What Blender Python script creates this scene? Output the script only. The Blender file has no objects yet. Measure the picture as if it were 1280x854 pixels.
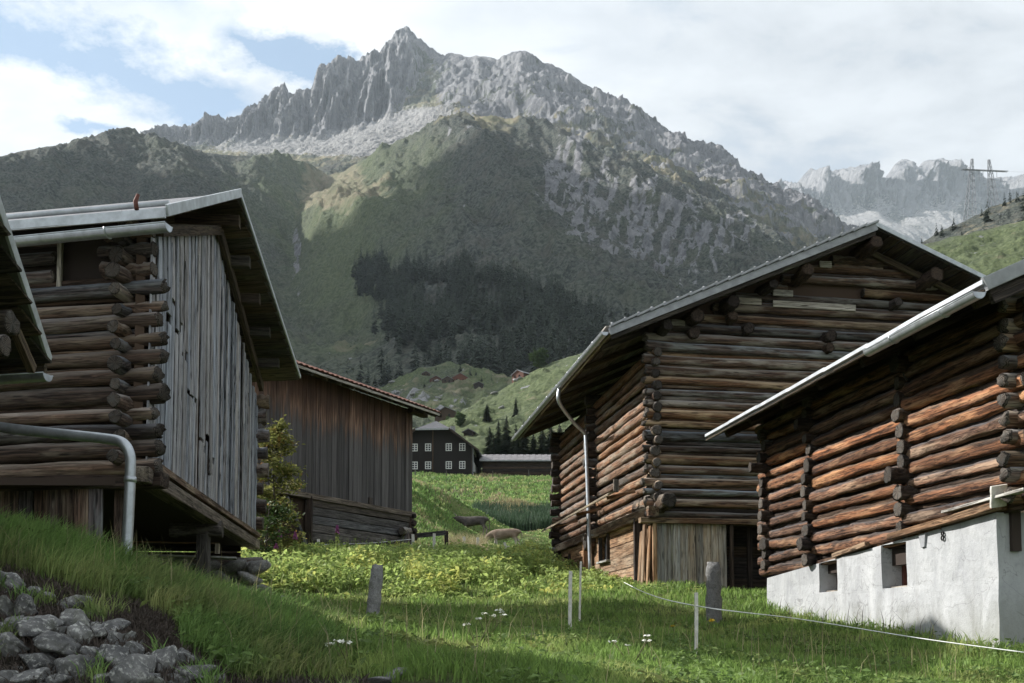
import bpy, bmesh, math, random
import numpy as np
from mathutils import Vector, Matrix
random.seed(7); rng = np.random.default_rng(7)
SC = bpy.context.scene; COL = SC.collection
# ------------------------------------------------------------------ camera, world, sun, exposure
F = 1244.4; TH = math.radians(3.0); CX, CY = 640, 427
SHY = (790 - 427 - F * math.tan(TH)) / 1280
cam = bpy.data.cameras.new("camera"); cam_o = bpy.data.objects.new("camera", cam); COL.objects.link(cam_o)
cam_o.rotation_euler = (math.radians(93.0), 0, 0)
cam.sensor_width = 36; cam.lens = F * 36 / 1280; cam.shift_y = SHY; cam.clip_start = .1; cam.clip_end = 40000
SC.camera = cam_o
SUN = Vector((-.938, .345, .685)).normalized()
sl = bpy.data.lights.new("sun", 'SUN'); sl.energy = 5.0; sl.angle = math.radians(.53); sl.color = (1, .96, .90)
so = bpy.data.objects.new("sun", sl); COL.objects.link(so); so.rotation_euler = SUN.to_track_quat('Z', 'Y').to_euler()
SC.view_settings.view_transform = 'Standard'; SC.view_settings.look = 'None'
SC.view_settings.exposure = 0.9; SC.view_settings.gamma = 1
SC.cycles.use_denoising = True; SC.cycles.denoiser = 'OPENIMAGEDENOISE'
SC.cycles.max_bounces = 6; SC.cycles.volume_bounces = 1; SC.cycles.volume_max_steps = 64; SC.cycles.transparent_max_bounces = 12
SC.cycles.sample_clamp_indirect = 4

class NT:
    """small wrapper for building node trees"""
    def __init__(s, tree):
        s.t = tree; s.n = tree.nodes; s.l = tree.links
    def node(s, typ, **kw):
        n = s.n.new(typ)
        for k, v in kw.items(): setattr(n, k, v)
        return n
    def put(s, sock, v):
        if isinstance(v, bpy.types.NodeSocket): s.l.new(v, sock)
        elif v is not None:
            if hasattr(sock.default_value, '__len__') and not hasattr(v, '__len__'): v = (v,) * len(sock.default_value)
            if hasattr(sock.default_value, '__len__') and len(sock.default_value) == 4 and len(v) == 3: v = (*v, 1)
            sock.default_value = v
    def math(s, op, a, b=None, c=None, clamp=False):
        n = s.node('ShaderNodeMath', operation=op, use_clamp=clamp)
        for i, v in enumerate((a, b, c)): s.put(n.inputs[i], v)
        return n.outputs[0]
    def vec(s, op, a, b=None):
        n = s.node('ShaderNodeVectorMath', operation=op); s.put(n.inputs[0], a)
        if b is not None: s.put(n.inputs[1], b)
        return n.outputs[0]
    def noise(s, v, scale=1., detail=5., rough=.55, dist=0.):
        n = s.node('ShaderNodeTexNoise'); s.put(n.inputs['Vector'], v); s.put(n.inputs['Scale'], scale)
        s.put(n.inputs['Detail'], detail); s.put(n.inputs['Roughness'], rough); s.put(n.inputs['Distortion'], dist)
        return n.outputs['Fac']
    def ramp(s, f, lo, hi, a=0., b=1.):
        n = s.node('ShaderNodeMapRange', clamp=True); s.put(n.inputs[0], f)
        n.inputs[1].default_value = lo; n.inputs[2].default_value = hi; n.inputs[3].default_value = a; n.inputs[4].default_value = b
        return n.outputs[0]
    def mix(s, f, a, b, mode='MIX'):
        n = s.node('ShaderNodeMix', data_type='RGBA', blend_type=mode); s.put(n.inputs[0], f)
        s.put(n.inputs[6], a); s.put(n.inputs[7], b); return n.outputs[2]
    def attr(s, name, typ='GEOMETRY', out='Fac'):
        n = s.node('ShaderNodeAttribute', attribute_type=typ, attribute_name=name); return n.outputs[out]

world = bpy.data.worlds.new("World"); SC.world = world; world.use_nodes = True
w = NT(world.node_tree); w.n.clear()
sky = w.node('ShaderNodeTexSky', sky_type='NISHITA', sun_disc=False)
sky.sun_elevation = math.asin(SUN.z); sky.sun_rotation = math.atan2(SUN.x, SUN.y); sky.altitude = 1500
tc = w.node('ShaderNodeTexCoord').outputs['Generated']
sep = w.node('ShaderNodeSeparateXYZ'); w.l.new(tc, sep.inputs[0])
den = w.math('MAXIMUM', w.math('ADD', sep.outputs[2], .22), .06)
cb = w.node('ShaderNodeCombineXYZ'); w.l.new(w.math('DIVIDE', sep.outputs[0], den), cb.inputs[0]); w.l.new(w.math('DIVIDE', sep.outputs[1], den), cb.inputs[1])
cp = cb.outputs[0]; cv = w.vec('ADD', cp, (3.1, 7.3, 0))
n1 = w.noise(w.vec('MULTIPLY', cv, (1, 1.5, 1)), 4.2, 10, .58, .35)
def dot2(o, d):      # signed distance of the sky point from a line through o with normal d
    n = w.node('ShaderNodeVectorMath', operation='DOT_PRODUCT'); w.put(n.inputs[0], w.vec('SUBTRACT', cp, (*o, 0))); n.inputs[1].default_value = (*d, 0); return n.outputs['Value']
wob = w.math('MULTIPLY', w.math('SUBTRACT', w.noise(cv, 7., 9, .66), .5), .24)
def gap(o, ang, wd, s0, s1, soft):
    d = w.math('ABSOLUTE', w.math('ADD', dot2(o, (-math.sin(ang), math.cos(ang))), wob)); s = dot2(o, (math.cos(ang), math.sin(ang)))
    return w.math('MULTIPLY', w.ramp(d, 0, wd * 1.25, 1, 0), w.math('MULTIPLY', w.ramp(s, s0 - soft, s0, 0, 1), w.ramp(s, s1, s1 + soft, 1, 0)))
gaps = w.math('ADD', gap((-.44, 1.20), .53, .062, -1.2, .06, .10), w.math('ADD', gap((-.27, 1.18), .75, .038, -.05, .07, .05), gap((-.56, 1.285), .3, .028, -.02, .03, .03)))
raw = w.math('SUBTRACT', w.math('ADD', w.math('MULTIPLY', w.math('SUBTRACT', n1, .5), 1.5), .46), w.math('MULTIPLY', gaps, .92))
cover = w.ramp(raw, -.12, .42)
n3 = w.noise(w.vec('MULTIPLY', cv, (1, 1.7, 1)), 3.1, 9, .56, .2); n2 = w.noise(w.vec('ADD', cv, (.4, .2, 1)), 1.6, 4, .5)
cloud = w.mix(w.ramp(n3, .36, .6), (3.9, 4.15, 4.45), (5.5, 5.65, 5.75))
cloud = w.mix(w.math('MULTIPLY', w.ramp(sep.outputs[0], -.12, .22), w.ramp(n2, .40, .6, .85, .1)), cloud, w.mix(w.ramp(n1, .38, .6), (2.9, 3.1, 3.35), (4.2, 4.4, 4.62)))
blue = w.mix(.5, sky.outputs[0], (1.9, 2.75, 3.5))
bg = w.node('ShaderNodeBackground'); w.l.new(w.mix(cover, blue, cloud), bg.inputs[0]); bg.inputs[1].default_value = .1
w.l.new(bg.outputs[0], w.node('ShaderNodeOutputWorld').inputs[0])

# ------------------------------------------------------------------ photograph ray -> place helpers
def ray(u, v):
    a = (u - CX) / F; b = (CY + 1280 * SHY - v) / F
    return np.array([a, math.cos(TH) - b * math.sin(TH), math.sin(TH) + b * math.cos(TH)])
def W(u, v, Y): r = ray(u, v); return r * (Y / r[1])
def Wn(u, v, Y):
    a = (u - CX) / F; b = (CY + 1280 * SHY - v) / F
    y = math.cos(TH) - b * math.sin(TH)
    return np.stack([a * Y / y, Y + 0 * a, (math.sin(TH) + b * math.cos(TH)) * Y / y], -1)
def hitplane(u, v, P, n): r = ray(u, v); return r * (np.dot(P, n) / np.dot(r, n))
def proj(P):
    c, s = math.cos(TH), math.sin(TH); P = np.asarray(P)
    yc = P[..., 1] * c + P[..., 2] * s; zc = -P[..., 1] * s + P[..., 2] * c
    return CX + F * P[..., 0] / yc, CY + 1280 * SHY - F * zc / yc

# ------------------------------------------------------------------ numpy noise
def _h(ix, iy, s):
    n = (ix.astype(np.int64) * 374761393 + iy.astype(np.int64) * 668265263 + s * 974634541) & 0x7fffffff
    n = ((n ^ (n >> 13)) * 1274126177) & 0x7fffffff
    return ((n ^ (n >> 16)) & 0xffff) / 65535.
def pn(x, y, s=0):
    x = np.asarray(x, float); y = np.asarray(y, float)
    ix, iy = np.floor(x), np.floor(y); fx, fy = x - ix, y - iy
    def g(i, j):
        a = _h(ix + i, iy + j, s) * 2 * np.pi; return np.cos(a) * (fx - i) + np.sin(a) * (fy - j)
    ux, uy = fx ** 3 * (fx * (6 * fx - 15) + 10), fy ** 3 * (fy * (6 * fy - 15) + 10)
    return ((g(0, 0) * (1 - ux) + g(1, 0) * ux) * (1 - uy) + (g(0, 1) * (1 - ux) + g(1, 1) * ux) * uy) * 1.4
def fbm(x, y, s=0, o=5, gain=.5):
    t = 0; a = 1.; k = 1.
    for i in range(o): t = t + a * pn(x * k + 17.3 * i, y * k - 9.1 * i, s + i); a *= gain; k *= 2.03
    return t
def ridged(x, y, s=0, o=5, gain=.5):
    t = 0; a = 1.; k = 1.
    for i in range(o): t = t + a * (1 - 2 * np.abs(pn(x * k + 11.7 * i, y * k + 5.1 * i, s + i))); a *= gain; k *= 2.07
    return t

# ------------------------------------------------------------------ object helpers
def link(name, data, parent=None):
    o = bpy.data.objects.new(name, data); COL.objects.link(o)
    if parent is not None: o.parent = parent
    return o
def tag(o, label=None, cat=None, group=None, kind=None):
    for k, v in (('label', label), ('category', cat), ('group', group), ('kind', kind)):
        if v: o[k] = v
    return o
def thing(name, loc, label, cat, group=None):
    o = bpy.data.objects.new(name, None); COL.objects.link(o); o.location = loc; o.empty_display_size = .2
    return tag(o, label, cat, group)
def wmat(o, M):
    """place a child by a world matrix (roots are translated only)"""
    if o.parent is not None:
        p = o.parent; T = Vector((0, 0, 0))
        M = M.copy()
        acc = Matrix.Identity(4); q = p; chain = []
        while q is not None: chain.append(q.matrix_basis.copy()); q = q.parent
        for m in reversed(chain): acc = acc @ m
        M = acc.inverted() @ M
    o.matrix_basis = M
def mesh_np(name, V, Q, mat=None, smooth=False, attrs=None, T=None):
    V = np.asarray(V, np.float32).reshape(-1, 3); me = bpy.data.meshes.new(name)
    Q = np.asarray(Q, np.int32).reshape(-1, 4) if Q is not None else np.zeros((0, 4), np.int32)
    T = np.asarray(T, np.int32).reshape(-1, 3) if T is not None else np.zeros((0, 3), np.int32)
    me.vertices.add(len(V)); me.vertices.foreach_set('co', V.ravel())
    nl = Q.size + T.size; me.loops.add(nl); me.loops.foreach_set('vertex_index', np.concatenate([Q.ravel(), T.ravel()]))
    st = np.concatenate([np.arange(len(Q)) * 4, Q.size + np.arange(len(T)) * 3]).astype(np.int32)
    me.polygons.add(len(st)); me.polygons.foreach_set('loop_start', st)
    if smooth: me.polygons.foreach_set('use_smooth', np.ones(len(st), bool))
    for k, a in (attrs or {}).items():
        at = me.attributes.new(k, 'FLOAT', 'POINT'); at.data.foreach_set('value', np.asarray(a, np.float32).ravel())
    me.update(calc_edges=True)
    if mat: me.materials.append(mat)
    return me
def mesh_py(name, V, Fc, mat=None, smooth=False):
    me = bpy.data.meshes.new(name); me.from_pydata([tuple(map(float, v)) for v in V], [], Fc)
    if smooth: me.polygons.foreach_set('use_smooth', np.ones(len(Fc), bool))
    me.update()
    if mat: me.materials.append(mat)
    return me
def grid_q(nu, nv):
    i = np.arange(nu * nv).reshape(nv, nu)
    return np.stack([i[:-1, :-1], i[:-1, 1:], i[1:, 1:], i[1:, :-1]], -1).reshape(-1, 4)

# ------------------------------------------------------------------ materials
def newmat(name):
    m = bpy.data.materials.new(name); m.use_nodes = True; t = NT(m.node_tree); t.n.clear()
    out = t.node('ShaderNodeOutputMaterial'); return m, t, out
def finish(t, out, col, rough=.8, bump=None, bstr=.3, bdist=.02, metal=0., spec=.3, trans=None):
    p = t.node('ShaderNodeBsdfPrincipled'); t.put(p.inputs['Base Color'], col); t.put(p.inputs['Roughness'], rough)
    p.inputs['Metallic'].default_value = metal; p.inputs['Specular IOR Level'].default_value = spec
    if bump is not None:
        b = t.node('ShaderNodeBump'); b.inputs['Strength'].default_value = bstr; b.inputs['Distance'].default_value = bdist
        t.l.new(bump, b.inputs['Height']); t.l.new(b.outputs[0], p.inputs['Normal'])
    sh = p.outputs[0]
    if trans is not None:
        tr = t.node('ShaderNodeBsdfTranslucent'); t.put(tr.inputs[0], trans[1]); ms = t.node('ShaderNodeMixShader')
        ms.inputs[0].default_value = trans[0]; t.l.new(sh, ms.inputs[1]); t.l.new(tr.outputs[0], ms.inputs[2]); sh = ms.outputs[0]
    t.l.new(sh, out.inputs[0])
def objcoord(t):
    """object coordinates in metres with a random offset per object (grain runs along local X)"""
    c = t.node('ShaderNodeTexCoord').outputs['Object']
    v = t.vec('MULTIPLY', c, t.attr('size', 'OBJECT', 'Vector'))
    r = t.node('ShaderNodeObjectInfo').outputs['Random']
    cx = t.node('ShaderNodeCombineXYZ'); t.l.new(t.math('MULTIPLY', r, 61.), cx.inputs[0]); t.l.new(t.math('MULTIPLY', r, 17.), cx.inputs[1])
    return t.vec('ADD', v, cx.outputs[0]), r
def wood(name, dark, light, accent=None, acc=(.5, .7), top=None, grain=(1.1, 26, 26), bstr=.9, vary=.5, rough=.85, crack=.6):
    m, t, out = newmat(name); v, r = objcoord(t)
    g = t.noise(t.vec('MULTIPLY', v, grain), 1., 6, .65, .6)
    g2 = t.noise(t.vec('MULTIPLY', v, (grain[0] * 3, grain[1] * 2.2, grain[2] * 2.2)), 1., 3, .6)
    col = t.mix(t.ramp(g, .40, .60), dark, light)
    if accent: col = t.mix(t.ramp(t.noise(t.vec('MULTIPLY', v, (.9, 5, 5)), 1., 4, .6), *acc), col, accent)
    cr = t.noise(t.vec('MULTIPLY', v, (.7, 22, 22)), 1., 4, .5, 1.2)
    crack_f = t.math('MULTIPLY', t.ramp(t.math('ABSOLUTE', t.math('SUBTRACT', cr, .5)), .006, .045, crack, 0.), t.ramp(g2, .36, .52))
    col = t.mix(crack_f, col, (.012, .009, .008))
    kn = t.node('ShaderNodeTexVoronoi'); t.put(kn.inputs['Vector'], t.vec('MULTIPLY', v, (1.6, 9, 9))); kn.inputs['Scale'].default_value = 1
    knf = t.ramp(kn.outputs['Distance'], .10, .2, .8, 0.); col = t.mix(knf, col, [c * .35 for c in dark])
    if top:  # grey weathering on upper faces; pale tops also paint in sky light
        nz = t.node('ShaderNodeSeparateXYZ'); t.l.new(t.node('ShaderNodeNewGeometry').outputs['Normal'], nz.inputs[0])
        f = t.math('MULTIPLY', t.ramp(t.math('ADD', nz.outputs[2], t.math('MULTIPLY', t.math('SUBTRACT', g2, .5), .9)), .2, .75), .85)
        col = t.mix(f, col, top)
    col = t.mix(1., col, t.mix(t.math('FRACT', t.math('MULTIPLY', r, 7.31)), (1 - vary,) * 3, (1 + vary, 1 + vary * .95, 1 + vary * .88)), 'MULTIPLY')
    col = t.mix(1., col, t.mix(t.math('FRACT', t.math('MULTIPLY', r, 13.7)), (1 + .5 * vary, 1, 1 - .55 * vary), (1 - .3 * vary, 1, 1 + .35 * vary)), 'MULTIPLY')
    h = t.math('SUBTRACT', t.math('ADD', t.math('MULTIPLY', g, .6), t.math('MULTIPLY', g2, .5)), t.math('ADD', crack_f, t.math('MULTIPLY', knf, .4)))
    finish(t, out, col, rough, h, bstr, .022, spec=.25); return m
def plain(name, col, rough=.5, metal=0., nscale=8., var=.25, bstr=.1, spec=.4):
    m, t, out = newmat(name); c = t.node('ShaderNodeNewGeometry').outputs['Position']
    n = t.noise(c, nscale, 6, .6)
    cc = t.mix(t.ramp(n, .3, .7), [x * (1 - var) for x in col], [min(1, x * (1 + var)) for x in col])
    finish(t, out, cc, rough, n, bstr, .01, metal, spec); return m

M = {}
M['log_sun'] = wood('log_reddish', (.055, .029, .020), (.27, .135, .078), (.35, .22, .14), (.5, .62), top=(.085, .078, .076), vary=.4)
M['log_c'] = wood('log_tan', (.085, .047, .03), (.29, .17, .108), (.23, .19, .15), (.48, .62), top=(.17, .145, .125), vary=.4)
M['log_gable'] = wood('log_grey_brown', (.045, .03, .024), (.17, .115, .085), (.27, .245, .21), (.47, .62), top=(.30, .29, .28), vary=.55)
M['log_a'] = wood('log_dark_grey', (.035, .028, .026), (.155, .115, .10), (.22, .20, .18), (.48, .64), top=(.27, .265, .27), vary=.45)
M['end_plain'] = wood('log_end_wood', (.03, .024, .02), (.105, .085, .07), (.15, .13, .11), (.5, .7), vary=.4, grain=(6, 12, 12))
def endgrain():
    m, t, out = newmat('log_end_grain'); v, r = objcoord(t); c = t.vec('MULTIPLY', t.node('ShaderNodeTexCoord').outputs['Object'], t.attr('size', 'OBJECT', 'Vector'))
    s_ = t.node('ShaderNodeSeparateXYZ'); t.l.new(c, s_.inputs[0]); R = t.math('SQRT', t.math('ADD', t.math('POWER', s_.outputs[1], 2), t.math('POWER', s_.outputs[2], 2)))
    n = t.noise(v, 14, 4, .6); rg = t.math('SINE', t.math('ADD', t.math('MULTIPLY', R, 420.), t.math('MULTIPLY', n, 7.)))
    an = t.math('ARCTAN2', s_.outputs[1], s_.outputs[2]); cb_ = t.node('ShaderNodeCombineXYZ'); t.l.new(an, cb_.inputs[0]); t.l.new(t.math('MULTIPLY', r, 40.), cb_.inputs[1])
    ck = t.ramp(t.math('ABSOLUTE', t.math('SUBTRACT', t.noise(cb_.outputs[0], 3.2, 2, .5), .5)), .0, .05, .9, 0.)
    col = t.mix(t.ramp(rg, -.6, .8), (.045, .037, .031), (.15, .125, .105)); col = t.mix(t.ramp(n, .45, .65), col, (.10, .094, .086)); col = t.mix(ck, col, (.012, .01, .009))
    col = t.mix(1., col, t.mix(t.math('FRACT', t.math('MULTIPLY', r, 7.31)), (.6,) * 3, (1.4,) * 3), 'MULTIPLY')
    finish(t, out, col, .9, t.math('SUBTRACT', rg, t.math('MULTIPLY', ck, 4.)), .5, .006, spec=.2); return m
M['end'] = endgrain()
M['board_grey'] = wood('board_silver', (.235, .245, .275), (.57, .59, .65), (.36, .36, .385), (.48, .66), vary=.16, grain=(.7, 34, 34), crack=.9)
M['board_door'] = wood('board_faded', (.27, .235, .20), (.52, .48, .43), (.34, .27, .20), (.45, .65), vary=.3, grain=(.6, 26, 26))
M['dark_wood'] = wood('dark_wood', (.026, .020, .018), (.085, .064, .053), vary=.35)
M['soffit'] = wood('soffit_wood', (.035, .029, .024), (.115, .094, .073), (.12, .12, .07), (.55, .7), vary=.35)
M['timber'] = wood('hewn_timber', (.15, .088, .05), (.40, .25, .15), (.46, .33, .22), (.5, .66), vary=.22, grain=(.9, 18, 18))
M['grey_timber'] = wood('grey_timber', (.05, .046, .044), (.17, .158, .15), (.22, .21, .2), (.5, .7), vary=.3)
M['pale_board'] = wood('pale_board', (.26, .24, .21), (.58, .55, .49), vary=.25)
M['plank_b'] = None
M['metal'] = plain('galvanised_metal', (.44, .47, .50), .42, .75, 9, .22)
M['roof_edge'] = plain('weathered_sheet_edge', (.47, .50, .53), .55, .35, 5, .25)
M['roof_sheet'] = plain('roof_sheet', (.16, .16, .17), .6, .3, 4, .3)
M['fascia_grey'] = plain('fascia_grey', (.29, .30, .315), .6, .2, 5, .25)
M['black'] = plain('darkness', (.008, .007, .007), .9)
M['white_paint'] = plain('white_paint', (.62, .62, .61), .5, 0, 12, .08)
M['glass'] = plain('window_glass', (.03, .035, .04), .08, 0, 4, .3, 0, .6)
M['red_rust'] = plain('rusty_red', (.12, .045, .035), .7, .2, 10, .3)
M['pale_stake'] = plain('pale_stake_wood', (.62, .60, .55), .7, 0, 20, .2)
M['rope'] = plain('fence_rope', (.75, .76, .75), .6, 0, 30, .15)
def plaster():
    m, t, out = newmat('grey_plaster'); c = t.node('ShaderNodeNewGeometry').outputs['Position']
    a = t.noise(t.vec('MULTIPLY', c, (1, 1, .45)), 2.6, 7, .62, .4); b = t.noise(c, 14, 6, .65); e = t.noise(c, 60, 3, .6)
    col = t.mix(t.ramp(a, .32, .68), (.31, .32, .335), (.46, .47, .48))
    col = t.mix(t.ramp(b, .53, .72, 0, .6), col, (.27, .28, .29)); dr = t.noise(t.vec('MULTIPLY', c, (7, 7, .5)), 1., 5, .6); col = t.mix(t.ramp(dr, .55, .72, 0, .45), col, (.25, .25, .25)); ck = t.math('ABSOLUTE', t.math('SUBTRACT', t.noise(c, 1.3, 4, .5, .8), .5)); col = t.mix(t.ramp(ck, 0, .006, .55, 0), col, (.15, .15, .15))
    zz = t.node('ShaderNodeSeparateXYZ'); t.l.new(c, zz.inputs[0])
    col = t.mix(t.math('MULTIPLY', t.ramp(t.math('ADD', zz.outputs[2], t.math('MULTIPLY', t.math('SUBTRACT', a, .5), 1.4)), -.25, .45, 1, 0), .7), col, (.23, .235, .20))
    finish(t, out, col, .9, t.math('ADD', t.math('MULTIPLY', a, 1.2), t.math('ADD', t.math('MULTIPLY', b, .5), t.math('MULTIPLY', e, .25))), .6, .03); return m
M['plaster'] = plaster()
def stone(name, c0, c1, lich=(.33, .34, .32), sc=6.):
    m, t, out = newmat(name); c = t.node('ShaderNodeNewGeometry').outputs['Position']
    r = t.node('ShaderNodeObjectInfo').outputs['Random']
    a = t.noise(c, sc, 8, .65, .3); b = t.noise(c, sc * 5, 5, .7)
    col = t.mix(t.ramp(a, .3, .7), c0, c1)
    col = t.mix(t.ramp(b, .52, .62, 0, .75), col, lich)
    col = t.mix(t.ramp(t.noise(c, sc * .7, 4, .6), .57, .68, 0, .5), col, (.07, .075, .045))
    col = t.mix(1., col, t.mix(r, (.7, .7, .7), (1.25, 1.25, 1.25)), 'MULTIPLY')
    finish(t, out, col, .9, t.math('ADD', a, t.math('MULTIPLY', b, .4)), .9, .03); return m
M['stone'] = stone('field_stone', (.055, .056, .058), (.215, .212, .205), (.46, .46, .43))
M['granite'] = stone('granite', (.13, .13, .13), (.27, .265, .26), (.36, .36, .35), 14.)
M['pier_stone'] = stone('pier_stone', (.10, .098, .093), (.26, .255, .245), (.38, .38, .36))
def plankb():
    m, t, out = newmat('plank_brown_to_grey'); v, r = objcoord(t)
    g = t.noise(t.vec('MULTIPLY', v, (.6, 26, 26)), 1., 6, .65, .5)
    lo = t.mix(t.ramp(g, .3, .7), (.042, .039, .040), (.135, .126, .126)); hi = t.mix(t.ramp(g, .3, .7), (.045, .026, .019), (.12, .068, .048))
    p = t.node('ShaderNodeTexCoord').outputs['Object']; sx = t.node('ShaderNodeSeparateXYZ'); t.l.new(p, sx.inputs[0])
    k = t.math('ADD', sx.outputs[0], t.math('MULTIPLY', t.math('SUBTRACT', t.noise(t.vec('MULTIPLY', v, (.5, 9, 9)), 1., 4, .6), .5), .55))
    k = t.math('ADD', k, t.math('MULTIPLY', t.math('SUBTRACT', r, .5), .12))
    col = t.mix(t.ramp(k, .02, .24), lo, hi)
    col = t.mix(t.math('MULTIPLY', t.ramp(t.math('ABSOLUTE', t.math('SUBTRACT', k, .2)), .0, .13, 1, 0), t.ramp(g, .42, .62)), col, (.27, .165, .115))
    col = t.mix(1., col, t.mix(t.math('FRACT', t.math('MULTIPLY', r, 5.7)), (.65,) * 3, (1.3,) * 3), 'MULTIPLY')
    finish(t, out, col, .85, g, .5, .01, spec=.25); return m
M['plank_b'] = plankb()
def tilemat():
    m, t, out = newmat('red_clay_tile'); c = t.node('ShaderNodeNewGeometry').outputs['Position']; r = t.node('ShaderNodeObjectInfo').outputs['Random']
    col = t.mix(t.ramp(t.noise(c, 9, 5, .6), .3, .7), (.27, .10, .075), (.44, .21, .16)); col = t.mix(t.math('MULTIPLY', r, .5), col, (.30, .24, .22))
    finish(t, out, col, .8, t.noise(c, 40, 4, .6), .3, .01); return m
M['tile'] = tilemat()
def leafmat(name, c0, c1, c2=None, tr=.35, patch=.6, f2=(.56, .66), vary=True):
    m, t, out = newmat(name); c = t.node('ShaderNodeNewGeometry').outputs['Position']
    n = t.noise(c, patch, 4, .6); n2 = t.noise(c, 9., 3, .6)
    col = t.mix(t.ramp(n2, .3, .7), c0, c1)
    if c2: col = t.mix(t.ramp(n, *f2), col, c2)
    a = t.attr('tint'); col = t.mix(1., col, t.mix(a, (.55,) * 3, (1.45, 1.4, 1.3)), 'MULTIPLY')
    finish(t, out, col, .6, spec=.25, trans=(tr, col)); return m
M['grass'] = leafmat('meadow_grass', (.135, .235, .06), (.24, .355, .10), (.35, .40, .15), .5, .8, (.5, .64))
M['grass_dark'] = leafmat('bank_grass', (.12, .215, .065), (.20, .315, .105), (.33, .36, .16), .45, .9, (.5, .64))
M['straw'] = leafmat('dry_grass', (.28, .25, .14), (.42, .38, .24), None, .35)
M['weed'] = leafmat('broad_weed_leaf', (.20, .30, .085), (.40, .50, .18), (.52, .54, .17), .5, .9, (.52, .64))
M['rowan'] = leafmat('rowan_leaf', (.12, .15, .045), (.27, .27, .09), (.30, .17, .07), .4, 1.6, (.56, .68))
M['spruce'] = leafmat('spruce_needles', (.016, .030, .022), (.042, .060, .040), None, .1)
M['bushleaf'] = leafmat('broadleaf_green', (.035, .065, .02), (.07, .115, .035), None, .25)
M['weed_dark'] = leafmat('meadow_herb_leaf', (.09, .16, .045), (.17, .25, .075), (.25, .28, .10), .4, .9, (.54, .66))
M['reed'] = leafmat('reed_green', (.035, .07, .04), (.065, .11, .06), None, .25)
M['scrub'] = leafmat('alder_scrub', (.028, .042, .02), (.055, .072, .032), None, .1)
M['house_wood'] = wood('black_house_wood', (.012, .011, .012), (.035, .031, .03), vary=.2)
M['red_wood'] = wood('red_hut_wood', (.05, .024, .018), (.13, .06, .045), vary=.2)
M['slate'] = plain('slate_roof', (.075, .075, .085), .6, 0, 3, .35)
M['shed_roof'] = plain('ribbed_roof', (.17, .16, .168), .7, 0, 1.2, .3)
M['pylon'] = plain('pylon_steel', (.22, .23, .25), .6, .3, 1, .2)
M['pink'] = plain('fireweed_pink', (.42, .13, .36), .6, 0, 20, .2)
M['white_flower'] = plain('white_flower', (.75, .75, .68), .6, 0, 20, .1)
M['yellow_flower'] = plain('yellow_flower', (.75, .52, .04), .6, 0, 20, .1)
M['bark'] = plain('bark', (.07, .055, .045), .9, 0, 14, .35, .5)
M['earth'] = plain('dark_earth', (.04, .034, .028), .95, 0, 6, .4, .6)
def groundmat():
    m, t, out = newmat('meadow_ground'); c = t.node('ShaderNodeNewGeometry').outputs['Position']
    a = t.noise(c, .35, 6, .6); b = t.noise(c, 3., 6, .65); d = t.noise(c, 22., 4, .7)
    col = t.mix(t.ramp(a, .35, .65), (.08, .115, .035), (.15, .185, .06))
    col = t.mix(t.ramp(b, .5, .72, 0, .7), col, (.15, .15, .07)); col = t.mix(t.ramp(d, .45, .7, 0, .6), col, (.03, .045, .015))
    col = t.mix(t.attr('bare'), col, (.035, .03, .024))
    col = t.mix(t.attr('pale'), col, (.27, .26, .15))
    col = t.mix(t.attr('heath'), col, t.mix(t.ramp(b, .4, .6), (.035, .05, .02), (.085, .085, .045)))
    finish(t, out, col, .95, t.math('ADD', b, t.math('MULTIPLY', d, .6)), .9, .12, spec=.1); return m
M['ground'] = groundmat()
def hillmat(name, fine=.05):
    """grass / heath / rock mountain ground driven by attributes: rock, dry, scree"""
    m, t, out = newmat(name); c = t.node('ShaderNodeNewGeometry').outputs['Position']
    a = t.noise(c, fine, 9, .62, .3); b = t.noise(c, fine * 6, 6, .65); st = t.noise(t.vec('MULTIPLY', c, (1, 1, .22)), fine * 2.2, 8, .68, .4)
    heath = t.mix(t.ramp(b, .41, .59), (.030, .038, .036), (.115, .125, .108)); heath = t.mix(t.ramp(a, .48, .62, 0, .5), heath, (.115, .108, .095))
    heath = t.mix(t.attr('green'), heath, t.mix(t.ramp(b, .35, .65), (.070, .092, .045), (.14, .168, .085)))
    dry = t.mix(t.ramp(a, .4, .62), (.165, .165, .105), (.25, .22, .155)); dry = t.mix(t.ramp(b, .5, .7, 0, .6), dry, (.09, .105, .04))
    rock = t.mix(t.ramp(st, .36, .66), (.10, .104, .118), (.285, .285, .295)); rock = t.mix(t.ramp(b, .56, .7, 0, .6), rock, (.38, .375, .37))
    scree = t.mix(t.ramp(b, .4, .6), (.19, .19, .195), (.35, .345, .34))
    col = t.mix(t.ramp(t.math('ADD', t.attr('dry'), t.math('MULTIPLY', t.math('SUBTRACT', a, .5), 1.2)), .35, .65), heath, dry)
    col = t.mix(t.ramp(t.math('ADD', t.attr('scree'), t.math('MULTIPLY', t.math('SUBTRACT', b, .5), 1.3)), .4, .6), col, scree)
    col = t.mix(t.ramp(t.math('ADD', t.attr('rock'), t.math('MULTIPLY', t.math('SUBTRACT', st, .5), 1.6)), .42, .58), col, rock)
    finish(t, out, col, .95, t.math('ADD', t.math('MULTIPLY', st, 1.5), t.math('MULTIPLY', b, .5)), .9, .25 / fine, spec=.1); return m
M['mount'] = hillmat('mountain_rock', .018)
M['hill'] = hillmat('hillside', .03)
M['slope'] = hillmat('meadow_slope', .12)
M['peak'] = hillmat('far_rock', .008)

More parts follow.
